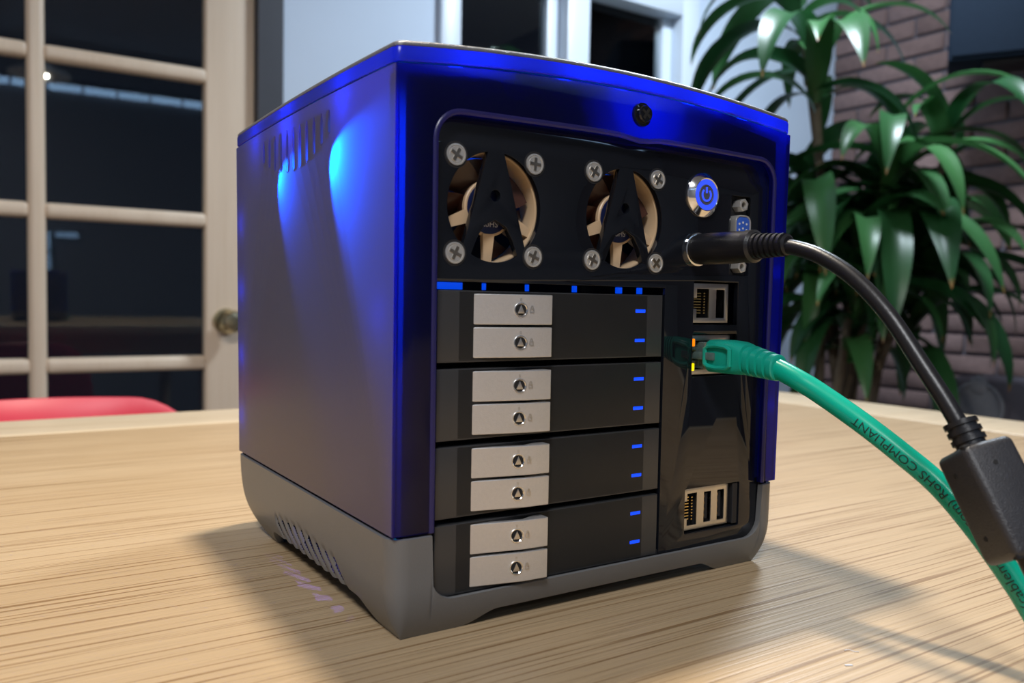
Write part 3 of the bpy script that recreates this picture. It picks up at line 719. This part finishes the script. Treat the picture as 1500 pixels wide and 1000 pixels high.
# --- fans
def fan(cx, cz):
    f0 = obj('cooling_fan', plate_me('cooling_fan', [rrect(cx - 20, cx + 20, cz - 20, cz + 20, 2.5, 4), circ(cx, cz, 18.6, 48)], 10, 0.2, 'y', 6.0, k=MM, res=1), M['fan_frame'], DEV)
    hub = bmesh.new(); lathe_bm(hub, [(0, 7.2), (9.5, 7.2), (9.9, 7.6), (9.9, 9.0), (0, 9.0)], 36, 'y', (cx, 0, cz))
    for a in (200, 268, 335, 90):
        t = math.radians(a); d = Vector((math.cos(t), 0, math.sin(t))); s = Vector((-math.sin(t), 0, math.cos(t)))
        vs = []
        for r, w in ((9.0, 2.4), (19.5, 1.5)):
            for y in (6.8, 8.6):
                for sg in (-1, 1): vs.append(hub.verts.new(Vector((cx, y, cz)) + d * r + s * (sg * w)))
        for q in ((0, 1, 3, 2), (4, 6, 7, 5), (0, 4, 5, 1), (2, 3, 7, 6), (0, 2, 6, 4), (1, 5, 7, 3)): hub.faces.new([vs[i] for i in q])
    obj('strut_spider', from_bm(hub, 'strut_spider', k=MM), M['fan_frame'], f0)
    obj('sticker', lathe_me('sticker', [(0, 6.95), (8.9, 6.95), (9.0, 7.25), (0, 7.25)], 36, 'y', (cx, 0, cz), MM), M['sticker'], f0)
    for body, dz in (('Made in', -2.2), ('RoHS', -5.6)):
        t = text_me('sticker_text', body, 3.0)
        for v in t.vertices: v.co = Vector((cx + v.co.x, 6.88, cz + dz + v.co.y)) * MM
        obj('sticker_text', t, M['print'], f0)
    bl_ = bmesh.new()
    for kx in range(7):
        a0 = 2 * PI * kx / 7; rows = []
        for i in range(5):
            r = 9.5 + 8.4 * i / 4; row = []
            for j in range(5):
                a = a0 + (0.78 * j / 4 + 0.20 * i / 4); y = 9.6 + 5.4 * j / 4
                row.append(bl_.verts.new((cx + r * math.cos(a), y, cz + r * math.sin(a))))
            rows.append(row)
        for A, B in zip(rows, rows[1:]):
            for j in range(4): bl_.faces.new((A[j], A[j + 1], B[j + 1], B[j]))
    lathe_bm(bl_, [(0, 9.3), (9.8, 9.3), (9.8, 15.5), (0, 15.5)], 30, 'y', (cx, 0, cz))
    obj('impeller', from_bm(bl_, 'impeller', k=MM), M['fan_blade'], f0)
for c in FANS: fan(*c)
# --- countersunk cross-head screws on the fan corners
def screw_me(r=3.75):
    bm = bmesh.new(); lathe_bm(bm, [(0, -0.42), (r * .70, -0.50), (r * .74, -0.30), (r * .80, -0.30), (r * .84, -0.55), (r * .97, -0.5), (r, 0.6), (0, .6)], 28, 'y'); return from_bm(bm, 'screw', 18, k=MM)
def cross_me(r=2.3):
    bm = bmesh.new(); add_box(bm, -r, r, -0.72, -0.4, -.55, .55); add_box(bm, -.55, .55, -0.73, -0.4, -r, r)
    return from_bm(bm, 'cross_slot', smooth=False, k=MM)
scm, crm = screw_me(), cross_me(); scm.materials.append(M['nickel']); crm.materials.append(M['dark_steel'])
rim_m = lathe_me('rim', [(3.75, .0), (4.5, -.05), (4.5, .2), (3.75, .2)], 28, 'y', k=MM, ring=True); rim_m.materials.append(M['black'])
for cx, cz in FANS:
    for sx in (-1, 1):
        for sz in (-1, 1):
            s = obj('screw', scm, None, DEV, ((cx + sx * 16.0) * MM, 2.9 * MM, (cz + sz * 16.4) * MM), (0, random.uniform(0, 1.5), 0))
            obj('cross_slot', crm, None, s); obj('countersink_ring', rim_m, None, s)
# lid thumb screw
s = obj('lid_screw', lathe_me('lid_screw', [(0, -4.0), (2.9, -4.0), (3.3, -3.4), (3.3, -2.2), (4.4, -2.0), (4.4, -0.4), (0, -.4)], 20, 'y', k=MM, angle=25), M['gloss_black'], DEV, (101.6 * MM, 0, 186.4 * MM))
c2 = crm.copy(); c2.materials.clear(); c2.materials.append(M['cavity']); obj('cross_slot', c2, None, s, (0, -3.4 * MM, 0), (0, .6, 0))
# --- power button
pb = obj('power_button', lathe_me('power_button', [(6.2, 1.8), (6.3, 0.5), (6.7, 0.3), (8.9, 2.0), (9.1, 2.3), (9.1, 3.2), (0, 3.2)], 48, 'y', (139.4, 0, 159.6), MM), M['chrome'], DEV)
obj('light_ring', lathe_me('light_ring', [(4.2, 0.75), (6.25, 0.75), (6.25, 1.7), (4.2, 1.7)], 48, 'y', (139.4, 0, 159.6), MM, ring=True), M['ring_blue'], pb)
obj('button_face', lathe_me('button_face', [(0, 0.65), (3.6, 0.65), (3.7, .45), (4.0, .45), (4.2, .8), (4.2, 1.8), (0, 1.8)], 40, 'y', (139.4, 0, 159.6), MM), M['btn_face'], pb)
pth = [Vector((139.4 + 2.4 * math.sin(math.radians(a)), 0.6, 159.5 + 2.4 * math.cos(math.radians(a)))) for a in range(42, 319, 12)]
obj('power_symbol', tube_me('power_symbol', pth, 0.42, 8, MM, Vector((0, 1, 0))), M['ring_blue'], pb)
obj('power_symbol', tube_me('power_symbol', [Vector((139.4, .6, 160.2)), Vector((139.4, .6, 162.6))], 0.42, 8, MM, Vector((0, 1, 0))), M['ring_blue'], pb)
# --- VGA port, turned upright
vz, vx = 144.3, 163.0
def dshape(w, h, r):  # D outline, wide side to the left
    return rrect(vx - w / 2, vx + w / 2, vz - h / 2, vz + h / 2, r, 5)
vg = obj('vga_port', plate_me('vga_port', [dshape(9.4, 17.4, 3.0), dshape(8.2, 16.2, 2.6)], 4.5, .1, 'y', 1.7, k=MM, res=1), M['nickel'], DEV)
obj('insulator', plate_me('insulator', [dshape(8.1, 16.1, 2.5)], 4.2, .1, 'y', 2.0, k=MM, res=1), M['vga'], vg)
bm = bmesh.new()
for i in range(3):
    for j in range(5): lathe_bm(bm, [(0, 1.85), (.5, 1.85), (.5, 2.2), (0, 2.2)], 8, 'y', (vx - 2.2 + 2.2 * i, 0, vz - 5 + 2.5 * j + (.6 if i == 1 else 0)))
obj('pin_socket', from_bm(bm, 'pin_socket', k=MM), M['print'], vg)
hexp = [(2.75 * math.cos(PI / 3 * i + .3), 2.75 * math.sin(PI / 3 * i + .3)) for i in range(6)]
hm = plate_me('jack_screw', [hexp, circ(0, 0, 1.4, 14)], 4.4, .15, 'y', 1.6, k=MM, res=1); hm.materials.append(M['nickel'])
for zq in (157.3, 131.2): obj('jack_screw', hm, None, vg, (vx * MM, 0, zq * MM))
obj('bracket', box_me('bracket', (155, 171, 6.2, 8.0, 126, 162), .2, 1, MM), M['black'], vg)
# --- network / usb blocks
def jack_outline(x0, x1, z0, z1, notch, nz):
    zc = (z0 + z1) / 2
    return [(x0, z0), (x1, z0), (x1, z1), (x0, z1), (x0, zc + nz), (x0 - notch, zc + nz), (x0 - notch, zc - nz), (x0, zc - nz)]
def port_block(name, X0, X1, Z0, Z1, jack, slots, leds=False, label=None, yf=5.0):
    jx0, jx1, jz0, jz1, nt_, nz = jack
    o = obj(name, plate_me(name, [[(X0, Z0), (X1, Z0), (X1, Z1), (X0, Z1)], jack_outline(*jack)] + [rrect(*s, .3, 2) for s in slots], 0.7, .05, 'y', yf, k=MM, res=1), M['steel'], DEV)
    if label: o['label'] = label
    obj('cavity', boxes_me('cavity', [(X0 + .3, X1 - .3, yf + 9, yf + 9.5, Z0 + .3, Z1 - .3), (X0, X0 + .3, yf + .8, yf + 9.5, Z0, Z1), (X1 - .3, X1, yf + .8, yf + 9.5, Z0, Z1), (X0, X1, yf + .8, yf + 9.5, Z0, Z0 + .3), (X0, X1, yf + .8, yf + 9.5, Z1 - .3, Z1), (jx1 + 1, jx1 + 1.3, yf + .8, yf + 9.5, Z0, Z1)], k=MM), M['cavity'], o)
    h = jz1 - jz0
    for i in range(8):
        zq = jz0 + h * (0.16 + 0.68 * i / 7)
        pin = bmesh.new(); add_box(pin, jx0 - .6, jx1 - 2.6, yf + 2.2 + 0.0, yf + 2.7, zq - .22, zq + .22); add_box(pin, jx1 - 1.8, jx1 - 1.0, yf + 1.4, yf + 2.0, zq - .25, zq + .25)
        obj('contact_pin', from_bm(pin, 'contact_pin', smooth=False, k=MM), M['gold'], o)
    for s in slots:
        if s[1] - s[0] < 5.5 and Z0 < 50:
            obj('usb_tongue', box_me('usb_tongue', ((s[0] + s[1]) / 2 - .3, (s[0] + s[1]) / 2 + 1.3, yf + 1.2, yf + 8.5, s[2] + 1, s[3] - 1), .1, 1, MM), M['black'], o)
            for q in range(4):
                zq = s[2] + 2.4 + q * (s[3] - s[2] - 4.8) / 3
                obj('contact_pin', box_me('contact_pin', ((s[0] + s[1]) / 2 - .55, (s[0] + s[1]) / 2 - .3, yf + 1.4, yf + 7.5, zq - .5, zq + .5), 0, 1, MM), M['gold'], o)
    if leds:
        for zq, m in ((Z1 - 3.0, 'led_orange'), (Z0 + 3.2, 'led_yellow')):
            obj('port_led', box_me('port_led', (X0 + .5, X0 + 2.5, yf - .5, yf + .5, zq - 1.6, zq + 1.6), .3, 2, MM), M[m], o)
    return o
port_block('network_port', 136.8, 158.6, 107.2, 123.6, (140.0, 147.2, 109.3, 121.4, 2.6, 2.3), [(151.4, 156.4, 109.2, 121.2)], label='bare network port with empty slot beside it')
port_block('network_port', 136.8, 160.4, 85.6, 102.0, (140.0, 147.2, 87.7, 99.8, 2.6, 2.3), [(151.4, 156.4, 87.6, 99.6)], True, label='network port with orange and yellow lights')
port_block('port_cluster', 134.8, 162.2, 20.1, 37.7, (137.8, 143.4, 22.0, 35.6, 2.3, 3.6), [(147.6, 151.8, 22.4, 35.4), (155.6, 159.8, 22.4, 35.4)], label='bright metal plate with network and two upright usb ports')
part('port_gap_shade', box_me('port_gap_shade', (163.4, 166.4, 3.4, 7, 20, 37.8), .2, 1, MM), M['black'])  # black block put in for the dark gap beside the ports
# --- dc socket ring
part('power_socket', lathe_me('power_socket', [(4.0, 1.4), (6.0, 1.2), (6.8, 1.6), (6.9, 3.0), (4.0, 3.0)], 36, 'y', (136.6, 0, 137.3), MM, ring=True), M['chrome'])
# --- four drive bays, two trays each
BX0, BX1, BTOP, BP, BHt = 17.4, 119.2, 118.25, 26.73, 24.6
bay_me = plate_me('drive_bay', [[(BX0, -BHt), (BX1, -BHt), (BX1, 0), (BX0, 0)], [(26.2, -BHt + .9), (110.6, -BHt + .9), (110.6, -.7), (26.2, -.7)]], 9.0, 0.35, 'y', 3.2, k=MM, res=2); bay_me.materials.append(M['bay'])
back_me = box_me('bay_cavity', (BX0, BX1, 12.2, 30, -BHt, 0), k=MM); back_me.materials.append(M['cavity'])
TH = (BHt - 2.2) / 2
def tray_handle_me():
    bm = bmesh.new(); z0, z1 = -TH + .35, -.25
    prof = [(26.9, 4.2), (51.6, -1.1), (61.4, -1.6)]
    f_, b_ = [], []
    for x, y in prof: f_.append((bm.verts.new((x, y, z0)), bm.verts.new((x, y, z1)))); b_.append((bm.verts.new((x, y + 2.0 if x < 60 else 5, z0)), bm.verts.new((x, y + 2.0 if x < 60 else 5, z1))))
    for i in range(2):
        bm.faces.new((f_[i][0], f_[i + 1][0], f_[i + 1][1], f_[i][1])); bm.faces.new((b_[i][0], b_[i][1], b_[i + 1][1], b_[i + 1][0]))
        bm.faces.new((f_[i][1], f_[i + 1][1], b_[i + 1][1], b_[i][1])); bm.faces.new((f_[i][0], b_[i][0], b_[i + 1][0], f_[i + 1][0]))
    bm.faces.new((f_[0][0], f_[0][1], b_[0][1], b_[0][0])); bm.faces.new((f_[2][0], b_[2][0], b_[2][1], f_[2][1]))
    bmesh.ops.recalc_face_normals(bm, faces=bm.faces)
    bmesh.ops.bevel(bm, geom=[e for e in bm.edges if e.calc_face_angle(0) > .6], offset=.28, segments=2, affect='EDGES', profile=0.5)
    return from_bm(bm, 'tray_handle', 20, k=MM)
hnd_me = tray_handle_me(); hnd_me.materials.append(M['alu'])
blank_me = box_me('tray_front', (61.9, 110.0, 3.4, 12, -TH + .75, -.15), .4, 2, MM); blank_me.materials.append(M['bay'])
led_me = box_me('status_led', (104.8, 110.2, 3.15, 5, -TH / 2 - .8, -TH / 2 + .75), .25, 2, MM); led_me.materials.append(M['led_blue'])
sl = (-1.1 - 4.2) / (51.6 - 26.9); LKX = 48.6; LKY = 4.2 + sl * (LKX - 26.9); rz = math.atan(sl)
lock_me = lathe_me('tray_lock', [(2.0, -.10), (2.3, -.35), (2.55, -.35), (2.65, .1), (2.0, .1)], 28, 'y', k=MM, ring=True); lock_me.materials.append(M['chrome'])
core_me = lathe_me('lock_core', [(0, -.05), (2.0, -.05), (2.0, .2), (0, .2)], 24, 'y', k=MM); core_me.materials.append(M['cavity'])
tri_me = plate_me('key_triangle', [[(-1.35, -1.25), (1.35, -1.25), (0, 1.75)]], .4, .1, 'y', -.35, k=MM, res=1); tri_me.materials.append(M['steel'])
pad = plate_me('lock_mark', [[(3.4, -1.0), (5.0, -1.0), (5.0, .5), (4.75, .5), (4.75, 1.1), (4.5, 1.5), (3.9, 1.5), (3.65, 1.1), (3.65, .5), (3.4, .5)], [(3.9, .5), (3.9, 1.0), (4.1, 1.25), (4.3, 1.25), (4.5, 1.0), (4.5, .5)], [(3.7, -.7), (3.7, .2), (4.7, .2), (4.7, -.7)]], .08, 0, 'y', -.12, k=MM); pad.materials.append(M['steel'])
pad2 = plate_me('open_mark', [[(-.3, 3.0), (.3, 3.0), (.3, 4.0), (-.3, 4.0)], [(-.15, 3.15), (-.15, 3.85), (.15, 3.85), (.15, 3.15)]], .08, 0, 'y', -.12, k=MM); pad2.materials.append(M['steel'])
for b in range(4):
    zt = BTOP - BP * b
    bay = obj('drive_bay', bay_me, None, DEV, (0, 0, zt * MM)); obj('bay_cavity', back_me, None, bay)
    for t in range(2):
        z = (-.75 - t * (TH + .35)) * MM
        obj('tray_handle', hnd_me, None, bay, (0, 0, z)); obj('tray_front', blank_me, None, bay, (0, 0, z)); obj('status_led', led_me, None, bay, (0, 0, z))
        for nm, mm_ in (('tray_lock', lock_me), ('lock_core', core_me), ('key_triangle', tri_me), ('lock_mark', pad), ('open_mark', pad2)):
            obj(nm, mm_, None, bay, (LKX * MM, LKY * MM, z - (TH / 2) * MM), (0, 0, rz))
for a_, b_ in ((18, 30), (38.6, 39.6), (57.0, 58.0), (78.5, 80.0), (100.0, 102.5), (111.0, 113.0)):
    part('gap_glow_bit', box_me('gap_glow_bit', (a_, b_, 8.5, 10, 118.6, 121.0), .1, 1, MM), M['gap_glow'])  # glowing bits stand in for the lit inside of the gap
# --- blue lamps inside the shell
def lamp(loc, power, col=(0.0, 0.16, 1.0), r=1.2, spot=None, aim=None, blend=.4):
    l = bpy.data.lights.new('case_led', 'SPOT' if spot else 'POINT'); l.energy = power; l.color = col; l.shadow_soft_size = r * MM
    o = bpy.data.objects.new('case_led', l); COL.objects.link(o); o.parent = DEV; o.location = Vector(loc) * MM
    if spot:
        l.spot_size = math.radians(spot); l.spot_blend = blend
        o.rotation_euler = Vector(aim).to_track_quat('-Z', 'Y').to_euler()
    return o
lamp((8.5, 56, 168), 0.42, (0.0, 0.60, 1.0), .8, 100, (-.58, -.72, -.38), .4); lamp((8.0, 117, 167), 0.17, (0.0, 0.6, 1.0), .8, 100, (-.60, -.70, -.40), .4)
lamp((5.0, 78, 36), 0.05, (0.15, 0.12, 1.0), .4, 110, (-.40, 0, -1), .2)
for p, e in (((30, 14, 188), .022), ((75, 12, 190), .022), ((105, 14, 188), .026), ((140, 14, 190), .022), ((172, 14, 188), .018), ((8, 106, 186), .014), ((8, 44, 186), .011), ((8, 150, 187), .006), ((9, 12, 110), .002), ((180, 12, 130), .003), ((180, 12, 70), .0015), ((5.5, 175, 150), .0016), ((5.5, 175, 118), .0016), ((5.5, 175, 86), .0014), ((5.5, 175, 56), .0010)):
    lamp(p, e, r=2.5)

# ================================================================== power cable
PC = empty('power_cable', (0.1366, 0.003, TZ + .1373)); tag(PC, 'black power cable with round plug and ferrite block arching down from the server', 'cable')
org = Vector(PC.location)
def rel(pts, o): return [Vector(p) * MM + Vector((0, 0, TZ)) - o for p in pts]
c0 = Vector((0, 0, 0))
obj('plug', lathe_me('plug', [(0, 1.0), (4.6, 1.0), (5.2, -1.6), (6.2, -2.2), (6.4, -6), (6.35, -20), (5.9, -27.0), (0, -27.0)], 36, 'y', k=MM), M['cable_black'], PC)
obj('plug_collar', lathe_me('plug_collar', [(5.0, -26.5), (6.3, -27.2), (6.3, -30.5), (5.2, -31.5), (3.0, -31.5)], 36, 'y', k=MM, ring=True), M['cable_black'], PC)
prof = [(3.2, -31)]
for i in range(6):
    y = -31.5 - i * 2.35; prof += [(4.9 - .12 * i, y), (4.9 - .12 * i, y - 1.35), (3.7 - .08 * i, y - 1.4), (3.7 - .08 * i, y - 2.3)]
prof += [(3.9, -45.7), (3.0, -46.3), (0, -46.3)]
obj('strain_relief', lathe_me('strain_relief', prof, 32, 'y', k=MM, angle=25), M['cable_black'], PC)
cord_pts = [(137, -38, 136.9), (137, -46, 135.9), (137, -57, 132.4), (137, -70, 125.0), (137, -83.2, 113.0), (137, -95.8, 97.0), (137, -105.6, 84.0), (137, -114.5, 70)]
path = spline(rel(cord_pts, org), 10); obj('cord', tube_me('cord', path, 2.75 * MM, 20), M['cable_black'], PC)
fa = Vector((137, -110.8, 76.6)); fb = Vector((137, -131.4, 41.0)); ax = (fb - fa).normalized()
fX = Vector((1, 0, 0)); fY = ax.cross(fX)
fw = Matrix.Translation((Vector(fa) * MM + Vector((0, 0, TZ)) - org)) @ Matrix((fX, fY, ax)).transposed().to_4x4() @ Matrix.Rotation(math.radians(27), 4, 'Z')
def fpart(name, me, m, parent=None):
    o = obj(name, me, m, parent or PC)
    if parent is None: o.matrix_local = fw
    return o
relp = [(2.7, -5)]
for i in range(3):
    z = -5 + i * 2.6; relp += [(5.0, z), (5.0, z + 1.5), (4.3, z + 1.6), (4.3, z + 2.5)]
relp += [(5.0, 2.9), (5.0, 4.0)]
fpart('relief', lathe_me('relief', relp, 28, 'z', k=MM, angle=25), M['cable_black'])
FL = 36.5
def ferr(y0, y1):
    bm = bmesh.new(); add_box(bm, -8.2, 8.2, y0, y1, 3.2, FL)
    bmesh.ops.bevel(bm, geom=list(bm.edges), offset=2.3, segments=4, affect='EDGES', clamp_overlap=True, profile=0.5); return from_bm(bm, 'ferrite_block', 50, k=MM)
fh = fpart('ferrite_block', ferr(-8.2, 8.2), M['ferrite'])
for q_ in ((3.0, 5.6), (FL - 2.4, FL + .15)): obj('latch_notch', box_me('latch_notch', (-7.6, -5.2, 5.0, 7.4, *q_), .3, 1, MM), M['cavity'], fh)
for (x, yy, z) in ((-8.22, -1.5, 10), (-8.22, -1.5, 29), (7.92, -3, 10), (7.92, -3, 29)):
    o = obj('pin_hole', lathe_me('pin_hole', [(0, -.1), (.75, -.1), (.75, .3), (0, .3)], 14, 'x', (x, yy, z), MM), M['cavity'], fh)
for z in (10, 29): obj('pin_hole', lathe_me('pin_hole', [(0, -.1), (.75, -.1), (.75, .3), (0, .3)], 14, 'y', (-1.0, 8.0, z), MM), M['cavity'], fh)
end = fa + ax * 36; tail = [end, end + ax * 9, Vector((138, -143, 22)), Vector((141, -156, 8)), Vector((148, -180, 3.0)), Vector((170, -230, 2.9)), Vector((215, -300, 2.9))]
obj('cord', tube_me('cord', spline(rel(tail, org), 10), 2.75 * MM, 18), M['cable_black'], PC)

# ================================================================== green network cable
NCo = Vector((0.1475, 0.004, TZ + .0937)); NC = empty('network_cable', NCo); tag(NC, 'green printed network cable with moulded boot plugged into the lower port', 'cable')
GX = 148.0
bmp = bmesh.new(); add_box(bmp, -5.2, 4.6, -10, 4, -5.6, 5.6); bmesh.ops.bevel(bmp, geom=list(bmp.edges), offset=.5, segments=2, affect='EDGES', profile=0.5)
obj('plug', from_bm(bmp, 'plug', k=MM), M['clear_plug'], NC)
obj('latch', box_me('latch', (-7.6, -6.2, -9, 3, -1.6, 1.6), .4, 2, MM), M['clear_plug'], NC)
# boot: rounded box body with latch hood, then ribbed taper
def boot_me():
    bm = bmesh.new(); rows = []
    secs = [(-3, 6.0, 6.4, 0, 0), (-4, 6.6, 6.8, 0, 0), (-12, 6.6, 6.8, 0, 0), (-17, 6.4, 6.6, .2, -.2), (-21, 6.2, 6.3, .3, -.5)]
    y = -21.0
    for i in range(4):
        w = 6.1 - .3 * i; dz = -.7 - .55 * i
        secs += [(y - .2, w - .9, w - .9, .3, dz), (y - 1.3, w - .9, w - .9, .3, dz - .15), (y - 1.5, w, w, .3, dz - .2), (y - 3.5, w - .1, w - .1, .3, dz - .4)]; y -= 3.6
    secs += [(y - .4, 4.6, 4.6, .3, -3.0), (y - .5, 3.6, 3.6, .3, -3.0)]
    n = 28
    for (yy, a, b, ox, oz) in secs:
        e = 4.5 if yy > -19 else 2.4; row = []
        for j in range(n):
            t = 2 * PI * j / n; c, s_ = math.cos(t), math.sin(t)
            row.append(bm.verts.new((ox + a * math.copysign(abs(c) ** (2 / e), c), yy, oz + b * math.copysign(abs(s_) ** (2 / e), s_))))
        rows.append(row)
    for A, B in zip(rows, rows[1:]):
        for j in range(n): bm.faces.new((A[j], A[(j + 1) % n], B[(j + 1) % n], B[j]))
    bm.faces.new(rows[0]); bm.faces.new(rows[-1])
    return from_bm(bm, 'boot', 32, k=MM)
bt = obj('boot', boot_me(), M['green_boot'], NC)
hp = [Vector((-7.0, y, z)) for y, z in [(-4, -3.2), (-6, -4.2), (-10, -4.6), (-15, -4.2), (-17, -3.2), (-17, 3.2), (-15, 4.2), (-10, 4.6), (-6, 4.2), (-4, 3.2), (-4, -3.2)]]
obj('latch_hood', tube_me('latch_hood', hp, 1.0, 8, MM, Vector((1, 0, 0))), M['green_boot'], bt)
gpts = [(148, -24, 92.4), (148, -31, 90.6), (149, -40, 87.0), (151, -48, 82.8), (153.5, -63.5, 74.1), (156, -78, 64.9), (158, -91.5, 55.4), (159, -104.8, 42.5), (160, -116.5, 28.5), (161, -126, 16), (164, -140, 6.5), (172, -165, 4.0), (190, -205, 3.9), (230, -290, 3.9)]
GR = 3.95
gpath = spline(rel(gpts, NCo), 10); obj('jacket', tube_me('jacket', gpath, GR * MM, 24), M['green'], NC)
# printed text wrapped on the jacket, reading from the free end back to the plug
acc = [0.0]
for a, b in zip(gpath, gpath[1:]): acc.append(acc[-1] + (b - a).length)
gf = frames(gpath)
def on_jacket(s, ang, lift):
    i = 0
    while i < len(acc) - 2 and acc[i + 1] < s: i += 1
    t = (s - acc[i]) / max(1e-9, acc[i + 1] - acc[i]); p = gpath[i].lerp(gpath[i + 1], t)
    _, tg, a, b = gf[i]; a2, b2 = gf[i + 1][2], gf[i + 1][3]; a = a.lerp(a2, t); b = b.lerp(b2, t)
    return p + (a * math.cos(ang) + b * math.sin(ang)) * (GR * MM + lift)
def print_text(body, s_left, ang0, span):
    me = text_me('printed_text', body, 4.2 * MM, 0, 'LEFT')
    bm = bmesh.new(); bm.from_mesh(me)
    bmesh.ops.subdivide_edges(bm, edges=[e for e in bm.edges if e.calc_length() > .6 * MM], cuts=2)
    bmesh.ops.triangulate(bm, faces=bm.faces); wid = max(v.co.x for v in bm.verts)
    for v in bm.verts:
        v.co = on_jacket(s_left - v.co.x / wid * span, ang0 + TXD * v.co.y / (GR * MM), 0.00006)
    bm.to_mesh(me); bm.free(); me.update(); obj('printed_text', me, M['ink'], NC)
TXD = 1.0
print_text('(cablematters.com) RoHS COMPLIANT', 0.1215, PI * 0.95, 0.0785)

# ================================================================== crumbs on the table
fl = obj('paper_fleck', box_me('paper_fleck', (-1.3, 1.3, -.45, .45, 0, .35), .15, 1, MM), M['print'], None, (0.1215, -0.0845, TZ), (0, 0, -0.5)); tag(fl, 'tiny white fleck lying on the oak table in front of the server', 'crumb')
th = obj('thread_bit', tube_me('thread_bit', spline([(0, 0, .15), (1.1, -.8, .5), (1.9, -2.4, .3), (3.2, -3.4, .15)], 6), .13, 6, MM), M['print'], None, (0.1305, -0.0765, TZ)); tag(th, 'short curled thread on the oak table beside the white fleck', 'thread')
